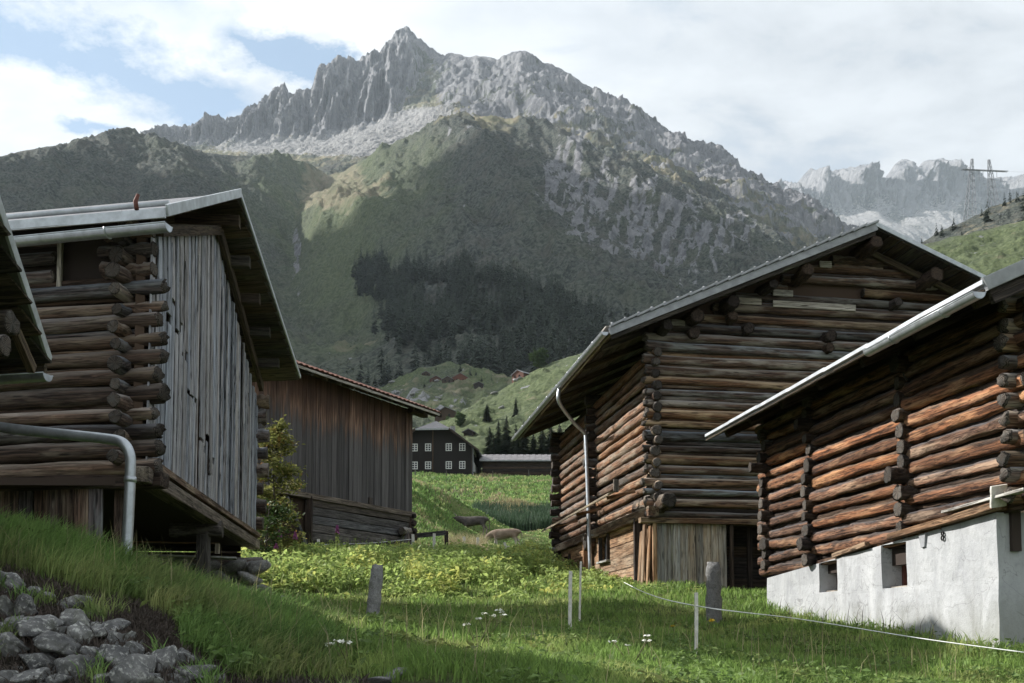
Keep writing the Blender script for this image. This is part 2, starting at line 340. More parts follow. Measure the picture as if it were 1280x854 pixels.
# ------------------------------------------------------------------ ground near the barns (one sheet, surface through surveyed points)
_P = [  # (u, v, distance)
 (0,664,8.0),(50,682,8.1),(100,704,8.4),(160,722,8.8),(210,738,9.8),(260,752,11.2),(330,764,13.8),
 (0,716,6.7),(60,745,6.5),(150,770,6.4),(240,800,6.3),(300,822,6.3),(0,860,5.6),(150,862,5.6),(270,866,5.6),(350,862,6.3),
 (450,850,6.0),(640,864,5.9),(860,864,7),(1100,862,8.5),(1280,864,9),(465,779,15.5),(640,806,9.4),(500,814,8.8),(760,806,10.5),(640,781,15.5),(330,744,22.4),(420,748,22.6),(520,750,22.8),(640,749,22.6),(720,745,22.3),(790,741,21.6),(330,713,26),(420,712,26.6),(520,712,27.4),(600,712,28.2),(680,714,29),(740,721,28.4),(892,781,17),(870,822,11.5),
 (713,785,14.5),(1252,814,11.6),(1285,824,11),(960,758,18.2),(818,732,22.9),(700,702,33.4),(935,742,23.3),(512,692,41),(385,694,35.2),(322,704,32.3),
 (318,748,22),(262,752,17.6),(160,726,12.2),(60,712,12.6),(690,692,42),(640,694,43),
 (640,690,56),(690,684,52),(640,670,76),(690,664,76),(512,612,57),(560,648,58),(600,678,57),(628,690,61),(592,670,67),(512,645,51),(560,672,52),(600,686,52),(515,596,74),(560,622,70),
 (540,630,100),(600,632,92),(690,630,95),(600,655,84),(690,655,86),(512,596,122),(600,600,119),(693,601,118),(560,596,128),(690,598,128),(512,594,145),(700,596,145),(600,594,150)]
_C = [np.array(W(*p)) for p in _P]
_C += [np.array(p, float) for p in [(0,0,-1.55),(-3,0,-1.5),(3,0,-1.5),(0,3,-1.15),(-3,3,-.9),(4,3,-1.2),(0,-6,-2.2),(-12,-6,-1.5),(14,-6,-2),(-9,6,.8),(-14,10,1.6),(-12,20,1.7),(-22,20,3),(-16,34,4),
 (11,14,.3),(16,20,1.2),(12,30,2.6),(22,34,4),(14,8,-.4),(-9,14,1.0),(-7,17,.9),(-30,60,8),(-20,44,6),(26,60,8),(12,50,4.6),(60,60,12),(-60,60,12),(-60,120,24),(70,120,24),(-40,120,20),(30,120,19.5),(-70,20,8),(70,20,7),(-60,-10,0),(60,-10,-1),
 (25,150,22),(-30,150,22),(-80,170,34),(80,170,34),(0,175,25),(-4.2,33,2.3),(-1.2,34,2.45),(-6.8,30.5,2.05)]]
_C = np.array(_C); _cx, _cy = _C[:, 0], _C[:, 1]
_ker = lambda r: np.sqrt(r * r + 1.2)
_A = _ker(np.hypot(_cx[:, None] - _cx, _cy[:, None] - _cy)); _n = len(_C)
_B = np.zeros((_n + 3, _n + 3)); _B[:_n, :_n] = _A + np.eye(_n) * -.25; _B[:_n, _n] = _B[_n, :_n] = 1; _B[:_n, _n + 1] = _B[_n + 1, :_n] = _cx; _B[:_n, _n + 2] = _B[_n + 2, :_n] = _cy
_w = np.linalg.solve(_B, np.concatenate([_C[:, 2], [0, 0, 0]]))
def gz(x, y):
    x = np.asarray(x, float); y = np.asarray(y, float); sh = x.shape; X = x.ravel(); Y = y.ravel(); r = np.zeros(X.size)
    for i in range(0, X.size, 20000):
        s_ = slice(i, i + 20000); r[s_] = _ker(np.hypot(X[s_, None] - _cx, Y[s_, None] - _cy)) @ _w[:_n] + _w[_n] + _w[_n + 1] * X[s_] + _w[_n + 2] * Y[s_]
    far = np.clip((Y - 25) / 40, 0, 1)
    r += .05 * fbm(X * .9, Y * .9, 3, 4) + far * (.35 * fbm(X * .14, Y * .14, 5, 4) + .12 * fbm(X * .6, Y * .6, 9, 3))
    return r.reshape(sh)
def gz1(x, y): return float(gz(np.array([x]), np.array([y]))[0])
nu, nv = 300, 330
yy = -8 + 14 * np.linspace(0, 1, 60) ; yy = np.concatenate([yy[:-1], 6 + (178 - 6) * np.linspace(0, 1, nv - 59) ** 2.0])
k = np.linspace(-1, 1, nu); k = np.sign(k) * np.abs(k) ** 1.35
X = k[None, :] * (9 + .62 * np.maximum(yy[:, None], 0)); Y = np.repeat(yy[:, None], nu, 1)
Z = gz(X, Y)
def bareness(X, Y):
    """bare earth among the loose stones of the bank"""
    u, v = proj(np.stack([X, Y, gz(X, Y)], -1)); b = np.zeros_like(X)
    m = (Y > 4.2) & (Y < 8.5)
    edge = np.interp(u, [-60, 0, 60, 130, 170, 215, 235, 270, 300, 420, 560, 640], [690, 704, 722, 745, 752, 775, 810, 830, 845, 852, 846, 870])
    b[m] = np.clip((v - edge)[m] / 14 + .4 * fbm(X[m] * 3, Y[m] * 3, 21, 3), 0, 1)
    return b
u_, v_ = proj(np.stack([X, Y, Z], -1))
bare = bareness(X, Y)
pale = np.clip(1.3 * fbm(X * .16, Y * .16, 31, 4) - .35, 0, 1) * np.clip((Y - 34) / 20, 0, .75)
heath = np.clip((Y - 78) / 20, 0, .8) * np.clip(.7 + fbm(X * .1, Y * .25, 37, 4), 0, 1)
tag(link('ground', mesh_np('ground', np.stack([X, Y, Z], -1), grid_q(nu, len(yy)), M['ground'], True, dict(bare=bare, pale=pale, heath=heath))), kind='structure')
bm_ = np.array([(-9000, -3000, -60), (9000, -3000, -60), (9000, 15000, -60), (-9000, 15000, -60)])
tag(link('valley_floor', mesh_np('valley_floor', bm_, [(0, 1, 2, 3)], M['ground'])), kind='structure')

# ------------------------------------------------------------------ hills and mountains: sheets through surveyed contour lines
def layer(name, rows, nu, nt, mat, disp, masks, ts=None, pw=1.0):
    """rows: contour lines [(u, v, Y), ...] from the crest to the foot, each resampled; disp(x,y,t,s)->dz ; returns arrays"""
    s = np.linspace(0, 1, nu); R = []
    u0 = [r[0][0] for r in rows]; u1 = [r[-1][0] for r in rows]
    for r in rows:
        r = np.array(r, float); u = r[0, 0] + (r[-1, 0] - r[0, 0]) * s
        R.append(np.stack([u, np.interp(u, r[:, 0], r[:, 1]), np.interp(u, r[:, 0], np.log(r[:, 2]))], -1))
    R = np.array(R); n = len(rows); tk = np.linspace(0, 1, n) if ts is None else np.array(ts)
    t = np.linspace(0, 1, nt); out = np.zeros((nt, nu, 3))
    # catmull-rom through the rows
    for j, tt in enumerate(t):
        i = min(np.searchsorted(tk, tt, 'right') - 1, n - 2); f = (tt - tk[i]) / (tk[i + 1] - tk[i])
        p1, p2 = R[i], R[i + 1]; p0 = R[i - 1] if i > 0 else 2 * p1 - p2; p3 = R[i + 2] if i + 2 < n else 2 * p2 - p1
        m1 = (p2 - p0) * .5; m2 = (p3 - p1) * .5
        lin = p1 + (p2 - p1) * f; cr = (2*f**3-3*f**2+1)*p1 + (f**3-2*f**2+f)*m1 + (-2*f**3+3*f**2)*p2 + (f**3-f**2)*m2
        out[j] = .35 * lin + .65 * cr
    uu, vv, Yv = out[..., 0], out[..., 1], np.exp(out[..., 2])
    P = Wn(uu, vv, Yv); T = np.repeat(t[:, None], nu, 1); Sg = np.repeat(s[None], nt, 0)
    D = disp(P[..., 0], P[..., 1], P[..., 2], T, uu, vv)
    P = P + D
    o = tag(link(name, mesh_np(name, P, grid_q(nu, nt), mat, True, masks(P[..., 0], P[..., 1], P[..., 2], T, uu, vv))), kind='structure')
    pu, pv = proj(P)
    return dict(P=P, u=pu, v=pv, o=o)
Zv = lambda a: np.stack([np.zeros_like(a), -a * .35, a], -1)
def box_(u, v, cu, cv, ru, rv): return np.clip(1.4 - np.hypot((u - cu) / ru, (v - cv) / rv), 0, 1)

# far peaks on the right
ridge = [(860,262),(930,248),(969,240),(978,232),(988,238),(999,230),(1022,217),(1045,221),(1073,223),(1086,234),(1097,236),(1112,215),(1119,211),(1125,213),(1135,224),(1144,215),(1151,208),(1163,206),(1174,213),(1192,218),(1215,227),(1254,240),(1290,262),(1340,270)]
A_ = [(u, v, 7600) for u, v in ridge]
B_ = [(860,300,7000),(969,266,7100),(1020,272,7000),(1060,270,7000),(1092,262,7200),(1125,278,6900),(1150,265,7000),(1190,262,7000),(1340,300,6900)]
C_ = [(860,330,6200),(969,285,6300),(1030,295,6000),(1100,290,6000),(1160,300,6000),(1340,330,6000)]
D_ = [(860,420,4800),(1340,400,4800)]
def dfar(x, y, z, t, u, v):
    cl = np.clip(1 - np.abs(t - .16) / .3, 0, 1)
    a = 90 * (ridged(x / 420, z / 1500, 41, 6, .55) - .6) * (.25 + cl) + 22 * ridged(x / 90, z / 260, 43, 4)
    return np.stack([0 * a, -a * (.5 + 2.6 * cl), a * (.16 + .1 * t)], -1)
layer('distant_peaks', [A_, B_, C_, D_], 420, 150, M['peak'], dfar, lambda x, y, z, t, u, v: dict(
    rock=np.clip(1.35 - t * 2.6 + .25 * fbm(x / 200, y / 200, 3), 0, 1), scree=np.clip(t * 3 - .45 - .5 * np.abs(fbm(x / 260, y / 500, 6)), 0, 1), dry=.1 + 0 * t), ts=[0, .36, .55, 1])

# main rocky mountain
ridge = [(120,196),(176,182),(217,163),(240,158),(259,152),(285,153),(296,150),(318,135),(338,121),(346,115),(352,112),(357,111),(363,126),(368,125),(375,118),(383,115),(388,118),(392,108),(399,92),(412,86),(420,79),(427,77),(436,80),(446,78),(458,72),(466,69),(474,72),(482,60),(490,52),(500,43),(507,40),(516,43),(524,49),(534,58),(545,67),(555,71),(560,67),(566,67),(575,70),(584,74),(596,71),(612,74),(622,78),(635,71),(648,68),(656,68),(665,70),(680,80),(690,82),(711,93),(742,115),(770,131),(800,150),(830,170),(862,184),(890,205),(920,224),(950,243),(980,260),(1010,278),(1042,297),(1100,335)]
dep = lambda u: np.interp(u, [120, 400, 520, 700, 1040, 1100], [4300, 4200, 4100, 3700, 2900, 2700])
A_ = [(u, v, float(dep(u))) for u, v in ridge]
B_ = [(120,205,4100),(200,190,4050),(270,184,4000),(350,176,3950),(400,173,3850),(450,160,3800),(500,142,3750),(530,122,3800),(560,140,3500),(620,150,3300),(680,150,3200),(740,160,3100),(800,185,3000),(900,240,2800),(1000,290,2600),(1100,350,2500)]
C_ = [(120,225,3500),(300,196,3400),(400,188,3300),(480,168,3200),(540,162,3000),(600,180,2900),(700,192,2700),(800,220,2600),(900,265,2450),(1000,312,2300),(1100,365,2200)]
D_ = [(120,300,2800),(300,250,2750),(420,225,2700),(540,210,2600),(700,235,2400),(850,280,2200),(1000,340,2100),(1100,385,2050)]
E_ = [(120,420,2200),(1100,440,1900)]
def cliff(u, t): return np.clip((545 - u) / 60, .12, 1) * np.clip(1.25 - np.abs(t - .13) / .17, 0, 1)
def dmain(x, y, z, t, u, v):
    c = cliff(u, t); right = np.clip((u - 520) / 60, 0, 1)
    r1 = ridged(x / 150, z / 900, 51, 5, .55) - .6; r2 = ridged(x / 46, z / 240, 53, 5, .6) - .5
    r3 = ridged(x / 420 + y / 900, y / 620, 55, 6, .56) - .5; r4 = ridged(x / 95, (y + z) / 95, 57, 5, .6) - .5
    a = (34 * r1 + 17 * r2) * c; b = (58 * r3 + 12 * r4) * right * np.clip(t / .06, .3, 1) * np.clip((1.15 - t) / .5, .2, 1) + 10 * r4 * (1 - right)
    j = 6 * (ridged(x / 26, x / 75, 58, 4, .6) - .6) * np.clip(1 - t / .05, 0, 1)
    return np.stack([.25 * a, -(a * 2.2 + b * .7), (.10 * a + b * .6) * np.clip(t / .05, .12, 1) + j * np.where(u < 560, 1, .4)], -1)
def mmain(x, y, z, t, u, v):
    c = cliff(u, t); n = fbm(x / 160, y / 160, 61, 5); n2 = fbm(x / 60, (y + z) / 60, 63, 4)
    right = np.clip((u - 520) / 60, 0, 1)
    rock = np.clip(c * 1.3 + right * np.clip(.86 - t * .9 + .45 * n + .4 * n2, 0, 1) + np.clip(1 - t / .05, 0, 1), 0, 1)
    rock = np.maximum(rock, right * np.clip((u - 720) / 100, 0, 1) * np.clip(.28 + .5 * n2 + .35 * n, 0, 1))
    scree = np.clip(box_(u, v, 520, 158, 55, 22) + box_(u, v, 360, 186, 110, 10) + box_(u, v, 440, 178, 60, 22) + .25 * n2, 0, 1) * np.clip(t / .2 - .6, 0, 1)
    dry = np.clip(.55 + .5 * n, 0, 1) * np.clip(t / .3, 0, 1)
    return dict(rock=rock, scree=scree, dry=dry, green=np.clip(.3 + .4 * n, 0, .6))
LM = layer('rocky_mountain', [A_, B_, C_, D_, E_], 720, 260, M['mount'], dmain, mmain, ts=[0, .25, .45, .7, 1])

# dark hillside: left shoulder, gully, central dome
A_ = [(-160,236,2000),(-60,206,2050),(0,196,2100),(50,186,2150),(85,182,2150),(115,180,2150),(160,185,2200),(230,189,2250),(300,195,2350),(350,198,2450),(390,207,2550),(412,222,2650),(426,220,2600),(450,204,2450),(480,188,2350),(520,170,2280),(560,157,2230),(600,151,2200),(625,150,2200),(660,159,2180),(700,177,2150),(750,200,2120),(800,226,2100),(850,252,2080),(900,277,2060),(960,307,2040),(1020,333,2020),(1100,360,2000)]
B_ = [(-160,270,1850),(0,225,1900),(115,204,1950),(230,213,2050),(330,228,2200),(385,245,2400),(402,250,2420),(425,235,2200),(480,205,2080),(540,183,1980),(620,172,1930),(700,196,1900),(800,245,1880),(900,293,1850),(1000,335,1830),(1100,375,1820)]
C_ = [(-160,330,1500),(0,285,1500),(115,265,1500),(230,275,1600),(310,285,1800),(360,298,2000),(374,302,2020),(400,280,1850),(480,255,1700),(560,240,1600),(620,232,1550),(700,245,1530),(800,285,1520),(900,325,1520),(1000,360,1520),(1100,395,1520)]
D_ = [(-160,400,1100),(0,365,1100),(150,355,1150),(270,358,1350),(340,366,1550),(362,372,1600),(390,362,1480),(460,342,1330),(560,320,1230),(650,318,1200),(750,335,1200),(860,365,1200),(960,392,1200),(1100,430,1200)]
E_ = [(-160,470,800),(100,450,820),(260,445,900),(360,442,1150),(392,446,1200),(430,438,1120),(520,425,980),(650,415,930),(780,425,930),(900,445,930),(1100,480,930)]
F_ = [(-160,560,500),(200,530,560),(380,510,720),(450,500,760),(600,485,700),(760,475,680),(900,500,680),(1100,540,680)]
G_ = [(-160,680,300),(1100,640,420)]
def dhill(x, y, z, t, u, v):
    e = np.clip(t / .04, .12, 1) * np.clip((1 - t) / .3, 0, 1)
    a = 30 * (ridged(x / 260 + y / 800, y / 900, 71, 3, .45) - .5) + 9 * ridged((x + .3 * y) / 75, y / 180, 73, 5, .6) + 4.5 * ridged(x / 24, y / 46, 75, 4)
    rk = np.clip((u - 640) / 120, 0, 1) * np.clip(1 - np.abs(t - .35) / .3, 0, 1)
    a = a + rk * 7 * (ridged((x + .45 * y) / 60, y / 130, 77, 5, .6) - .4)
    return Zv(a * e)
def mhill(x, y, z, t, u, v):
    n = fbm(x / 110, y / 110, 81, 5); n2 = ridged((u + .55 * v) / 26, (v - .4 * u) / 90, 83, 5, .6); n3 = fbm(u / 14, v / 18, 85, 4)
    # outcrops on the steep right flank
    zone = np.clip(box_(u, v, 735, 275, 60, 80) + box_(u, v, 825, 310, 95, 62) + box_(u, v, 700, 235, 22, 50) + .5 * box_(u, v, 915, 330, 90, 40), 0, 1)
    rock = np.clip(zone * (.6 * n2 + .65 * n3 - .25), 0, 1)
    rock = np.maximum(rock, np.clip(.9 * n3 + .35 * n2 - .95, 0, .8) * np.clip((v - 170) / 50, 0, 1))
    rock = np.maximum(rock, .9 * box_(u, v, 620, 190, 70, 14) * np.clip(n3 + .1, 0, 1))
    rock = np.maximum(rock, .75 * box_(u, v, 372, 330, 8, 70) * np.clip(.4 + n3, 0, 1))
    dry = np.clip(box_(u, v, 610, 152, 150, 20) + box_(u, v, 415, 215, 30, 26) + .9 * box_(u, v, 440, 250, 62, 36) + .55 * box_(u, v, 400, 270, 40, 40) + .35 * n - .1 + .22 * box_(u, v, 450, 420, 60, 70), 0, 1)  # dry grass tone; boxes also paint in the sunlit patches beyond the cloud shade
    green = np.clip(box_(u, v, 430, 270, 120, 120) * .75 + .5 * box_(u, v, 420, 430, 80, 90) + .25 * n, 0, .8)
    return dict(rock=rock, dry=dry, green=green, scree=.55 * box_(u, v, 430, 195, 30, 12))
LH = layer('dark_hillside', [A_, B_, C_, D_, E_, F_, G_], 620, 330, M['hill'], dhill, mhill, ts=[0, .1, .3, .52, .72, .86, 1])

# knoll with the hamlet, behind the farmhouse
A_ = [(300,560,640),(420,522,640),(470,492,640),(500,474,640),(530,463,640),(560,455,640),(590,461,630),(620,470,620),(650,476,600),(700,486,580),(760,480,560)]
B_ = [(300,580,560),(470,508,560),(520,490,560),(560,482,560),(620,492,540),(680,500,520),(760,500,500)]
C_ = [(300,600,470),(470,540,470),(530,520,470),(580,517,460),(640,512,440),(760,520,400)]
D_ = [(300,640,330),(560,580,330),(760,560,330)]
def dkn(x, y, z, t, u, v): return Zv((5 * fbm(x / 30, y / 30, 91, 5) + 2.0 * ridged(x / 14, y / 14, 93, 4)) * np.clip(t / .05, .4, 1))
LK = layer('hamlet_knoll', [A_, B_, C_, D_], 260, 120, M['slope'], dkn, lambda x, y, z, t, u, v: dict(
    rock=np.clip(.02 + .5 * fbm(x / 12, y / 12, 95, 4) + .3 * box_(u, v, 545, 508, 70, 14), 0, 1), green=np.clip(.75 + .5 * fbm(x / 30, y / 30, 97, 4), 0, 1), dry=np.clip(.38 + .6 * fbm(x / 18, y / 18, 99, 4), 0, 1) * .7, scree=.1 + 0 * t))
# green slope from the right, in front of the knoll
A_ = [(480,560,330),(540,540,345),(570,520,360),(600,505,375),(630,487,390),(660,468,400),(690,454,405),(735,440,400),(800,415,390),(900,380,380),(1060,330,370),(1300,270,370)]
B_ = [(480,566,290),(560,540,290),(600,528,300),(640,513,310),(690,498,310),(740,480,300),(900,440,280),(1060,400,270),(1300,350,270)]
C_ = [(480,578,220),(560,562,220),(640,556,220),(740,545,215),(900,520,200),(1060,490,190),(1300,460,190)]
D_ = [(470,610,140),(560,604,140),(640,602,138),(740,600,135),(1060,590,125),(1300,590,120)]
def dsl(x, y, z, t, u, v): return Zv((2.4 * fbm(x / 26, y / 18, 101, 5) + 1.0 * ridged(x / 11, y / 7, 103, 4)) * np.clip(t / .05, .3, 1) * np.clip((1 - t) * 3, 0.1, 1))
LS = layer('green_slope', [A_, B_, C_, D_], 320, 150, M['slope'], dsl, lambda x, y, z, t, u, v: dict(
    rock=np.clip(.12 + .62 * fbm(x / 7, y / 5, 105, 4) - .1, 0, 1) * np.clip(1.2 - 1.3 * t, .1, 1), green=np.clip(.95 + .3 * fbm(x / 25, y / 25, 107, 4), 0, 1), dry=np.clip(.30 + .7 * fbm(x / 20, y / 9, 109, 4), 0, 1) * .5))
# hill on the right with the pylon
A_ = [(1060,360,520),(1130,322,540),(1150,306,550),(1172,292,560),(1200,279,570),(1235,262,580),(1262,252,590),(1290,240,600),(1360,212,620),(1460,190,640)]
B_ = [(1060,385,440),(1150,340,450),(1200,318,450),(1280,296,450),(1460,250,450)]
C_ = [(1060,430,330),(1150,385,330),(1280,350,330),(1460,320,330)]
D_ = [(1060,560,150),(1280,570,130),(1460,580,125)]
LR = layer('pylon_hill', [A_, B_, C_, D_], 240, 110, M['slope'], dsl, lambda x, y, z, t, u, v: dict(
    rock=np.clip(.05 + .6 * fbm(x / 8, y / 6, 115, 4) - .15, 0, 1), green=np.clip((t - .28) * 7 + fbm(x / 30, y / 30, 117, 4) * .6, 0, 1), dry=np.clip(.30 + .5 * fbm(x / 25, y / 12, 119, 4), 0, 1) * .8))

# ------------------------------------------------------------------ shared piece meshes
def log_mesh(seed, sides=14, rings=19, sq=0., rough=.10, endmat=True):
    r = np.random.default_rng(seed); V = []; Fc = []; mi = []
    bx, by = r.normal(0, .16, 2); ph = r.uniform(0, 6.28)
    taper = r.uniform(-.1, .1)
    lump = r.normal(0, rough, (rings, sides)); lump = (lump + np.roll(lump, 1, 1) + np.roll(lump, 1, 0) * .7) / 1.9
    knots = [(r.integers(1, rings - 1), r.integers(0, sides), r.uniform(.08, .2)) for _ in range(9)]
    for a, b, h in knots: lump[a, b] += h
    for i in range(rings):
        x = -.5 + i / (rings - 1); s = math.sin(i / (rings - 1) * 3.1 + ph)
        for k in range(sides):
            a = 2 * math.pi * k / sides; c, sn = math.cos(a), math.sin(a)
            q = (abs(c) ** 4 + abs(sn) ** 4) ** -.25; R = (1 - sq + sq * q) * (1 + lump[i, k]) * (1 + taper * x * 2)
            xx = x + (r.uniform(-.004, .004) if i in (0, rings - 1) else 0)
            V.append((xx, c * R + bx * s, sn * R + by * s))
    for i in range(rings - 1):
        for k in range(sides):
            Fc.append((i * sides + k, i * sides + (k + 1) % sides, (i + 1) * sides + (k + 1) % sides, (i + 1) * sides + k)); mi.append(0)
    # bevelled end caps
    for e, i in ((0, 0), (1, rings - 1)):
        b = len(V)
        for k in range(sides):
            p = V[i * sides + k]; V.append((p[0] + (-.004 if e == 0 else .004), p[1] * .8, p[2] * .8))
        for k in range(sides):
            f = (i * sides + k, i * sides + (k + 1) % sides, b + (k + 1) % sides, b + k); Fc.append(f[::-1] if e == 0 else f); mi.append(1)
        f = tuple(b + k for k in range(sides)); Fc.append(f[::-1] if e == 0 else f); mi.append(1)
    me = mesh_py('log', V, Fc, None, True); me.polygons.foreach_set('material_index', mi)
    return me
def box_mesh(seed, seg=5, j=.03):
    r = np.random.default_rng(seed); V = []; Fc = []
    for i in range(seg + 1):
        x = -.5 + i / seg; dy, dz = r.normal(0, j * .6, 2); c = .06
        for y, z in ((-.5, -.5 + c), (-.5 + c, -.5), (.5 - c, -.5), (.5, -.5 + c), (.5, .5 - c), (.5 - c, .5), (-.5 + c, .5), (-.5, .5 - c)):
            V.append((x + (r.uniform(-.5, .5) * .006 if i in (0, seg) else 0), y + dy + r.normal(0, j * .3), z + dz * .4 + r.normal(0, j * .3)))
    for i in range(seg):
        for k in range(8): Fc.append((i * 8 + k, (i + 1) * 8 + k, (i + 1) * 8 + (k + 1) % 8, i * 8 + (k + 1) % 8))
    Fc.append(tuple(range(8))); Fc.append(tuple(seg * 8 + k for k in range(8))[::-1])
    return mesh_py('plank', V, Fc)
_lib = {}
def variant(kind, mat, n=6, end=None, **kw):
    key = (kind, mat.name, str(kw))
    if key not in _lib:
        L = []
        for i in range(n):
            me = (log_mesh if kind == 'log' else box_mesh)(100 + i * 7, **kw); me.materials.append(mat)
            if kind == 'log': me.materials.append(end or M['end'])
            L.append(me)
        _lib[key] = L
    return random.choice(_lib[key])
def V3(p): return Vector([float(c) for c in p])
def axes(p0, p1, up=(0, 0, 1), roll=0.):
    p0, p1 = V3(p0), V3(p1); x = (p1 - p0); L = x.length; x.normalize(); up = V3(up)
    if abs(x.dot(up.normalized())) > .98: up = Vector((0, 1, 0))
    y = up.cross(x).normalized(); z = x.cross(y)
    if roll: R = Matrix.Rotation(roll, 3, x); y = R @ y; z = R @ z
    return (p0 + p1) / 2, L, x, y, z
def place(name, me, parent, p0, p1, sy, sz, up=(0, 0, 1), roll=0.):
    o = link(name, me, parent); c, L, x, y, z = axes(p0, p1, up, roll)
    Mx = Matrix(((x.x * L, y.x * sy, z.x * sz, c.x), (x.y * L, y.y * sy, z.y * sz, c.y), (x.z * L, y.z * sy, z.z * sz, c.z), (0, 0, 0, 1)))
    wmat(o, Mx); o['size'] = (L, sy, sz); return o
def log(parent, p0, p1, r, mat='log_a', name='log', flip=True, **kw):
    if flip and random.random() < .5: p0, p1 = p1, p0
    return place(name, variant('log', M[mat], 8, **kw), parent, p0, p1, r * random.uniform(.93, 1.07), r * random.uniform(.93, 1.07), roll=random.uniform(0, 6.28) if not kw.get('sq') else random.choice((0, 1.5708)))
def beam(parent, name, p0, p1, wy, wz, mat, up=(0, 0, 1), j=.03, roll=0., seg=5):
    return place(name, variant('box', M[mat], 6, j=j, seg=seg), parent, p0, p1, wy, wz, up, roll)
def slab(parent, name, quad, th, mat, down=None):
    """thin prism on a quad of 4 points, thickness th along the quad normal (downwards)"""
    q = [V3(p) for p in quad]; n = (q[1] - q[0]).cross(q[3] - q[0]).normalized()
    if n.z < 0: n = -n
    r = V3(parent.matrix_basis.translation) if parent else Vector()
    V = [p - r for p in q] + [p - r - n * th for p in q]
    Fc = [(0, 1, 2, 3), (7, 6, 5, 4)] + [(i, i + 4, (i + 1) % 4 + 4, (i + 1) % 4) for i in range(4)]
    me = mesh_py(name, V, Fc, M[mat] if isinstance(mat, str) else mat); bm = bmesh.new(); bm.from_mesh(me); bmesh.ops.recalc_face_normals(bm, faces=bm.faces); bm.to_mesh(me); bm.free()
    return link(name, me, parent)
def prism(parent, name, poly, off, mat):
    """closed prism: polygon (world points) extruded by a vector"""
    r = V3(parent.matrix_basis.translation) if parent else Vector(); off = V3(off)
    V = [V3(p) - r for p in poly] + [V3(p) - r + off for p in poly]; n = len(poly)
    Fc = [tuple(range(n)), tuple(range(2 * n - 1, n - 1, -1))] + [(i, i + n, (i + 1) % n + n, (i + 1) % n) for i in range(n)]
    me = mesh_py(name, V, Fc, M[mat] if isinstance(mat, str) else mat); bm = bmesh.new(); bm.from_mesh(me); bmesh.ops.recalc_face_normals(bm, faces=bm.faces); bm.to_mesh(me); bm.free()
    return link(name, me, parent)
def tube_np(pts, r, sides=10, caps=True):
    pts = [V3(p) for p in pts]; V = []; Fc = []; n = len(pts); rs = r if hasattr(r, '__len__') else [r] * n
    up = Vector((0, 0, 1)); prev = None
    for i, p in enumerate(pts):
        t = (pts[min(i + 1, n - 1)] - pts[max(i - 1, 0)]).normalized()
        if prev is None: a = t.cross(up if abs(t.z) < .95 else Vector((0, 1, 0))).normalized()
        else: a = (prev - t * prev.dot(t)).normalized()
        prev = a; b = t.cross(a)
        for k in range(sides):
            an = 2 * math.pi * k / sides; V.append(p + (a * math.cos(an) + b * math.sin(an)) * rs[i])
    for i in range(n - 1):
        for k in range(sides): Fc.append((i * sides + k, i * sides + (k + 1) % sides, (i + 1) * sides + (k + 1) % sides, (i + 1) * sides + k))
    if caps: Fc += [tuple(range(sides))[::-1], tuple((n - 1) * sides + k for k in range(sides))]
    return V, Fc
def tube(parent, name, pts, r, mat, sides=10):
    o0 = V3(parent.matrix_basis.translation) if parent else V3(pts[0])
    V, Fc = tube_np(pts, r, sides); me = mesh_py(name, [v - o0 for v in V], Fc, M[mat], True); o = link(name, me, parent)
    if not parent: o.location = o0
    return o
def smooth_path(pts, n=6):
    pts = [np.array(p, float) for p in pts]; out = []
    P = [2 * pts[0] - pts[1]] + pts + [2 * pts[-1] - pts[-2]]
    for i in range(1, len(P) - 2):
        for k in range(n):
            f = k / n; out.append(.5 * ((2 * P[i]) + (P[i + 1] - P[i - 1]) * f + (2 * P[i - 1] - 5 * P[i] + 4 * P[i + 1] - P[i + 2]) * f * f + (3 * P[i] - P[i - 1] - 3 * P[i + 1] + P[i + 2]) * f ** 3))
    return out + [pts[-1]]
def gutter(parent, p0, p1, r, mat='metal', brackets=4):
    """open half-round gutter with thickness, a rolled lip and hanging brackets"""
    c, L, x, y, z = axes(p0, p1); V = []; Fc = []; o0 = V3(parent.matrix_basis.translation); n = 12
    for q in (V3(p0), V3(p1)):
        for rr in (r, r * .9):
            for k in range(n + 1):
                a = math.pi + math.pi * k / n; V.append(q - o0 + y * math.cos(a) * rr + z * math.sin(a) * rr)
    m = n + 1
    for k in range(n):
        Fc += [(k, k + 1, 2 * m + k + 1, 2 * m + k), (m + k, 3 * m + k, 3 * m + k + 1, m + k + 1), (k, m + k, m + k + 1, k + 1), (2 * m + k, 2 * m + k + 1, 3 * m + k + 1, 3 * m + k)]
    g = link('gutter', mesh_py('gutter', V, Fc, M[mat], False), parent)
    for s in (-1, 1):
        pa, pb = V3(p0) + y * s * r, V3(p1) + y * s * r; tube(parent, 'gutter_lip', [pa, pb], .008, mat, 6)
    for i in range(brackets):
        q = V3(p0).lerp(V3(p1), (i + .6) / (brackets + .2)); pts = [q + y * math.cos(a) * r * 1.07 + z * math.sin(a) * r * 1.07 for a in np.linspace(math.pi * .85, 2.05 * math.pi, 9)]
        tube(parent, 'gutter_bracket', pts, .009, 'metal', 5)
    # closed end
    for q in (V3(p0), V3(p1)):
        pts = [q + y * math.cos(a) * r * .98 + z * math.sin(a) * r * .98 for a in np.linspace(math.pi, 2 * math.pi, 9)]
        prism(parent, 'gutter_end', pts, x * .006, mat)
    return g
class Frame:
    def __init__(s, O, d, e): s.O, s.d, s.e = np.array(O, float), np.array(d, float), np.array(e, float)
    def __call__(s, a, b, z): return s.O * np.array([1, 1, 0]) + s.e * a + s.d * b + np.array([0, 0, z])
def unit(v): v = np.array(v, float); return v / np.linalg.norm(v)
J = lambda s: random.uniform(-s, s)

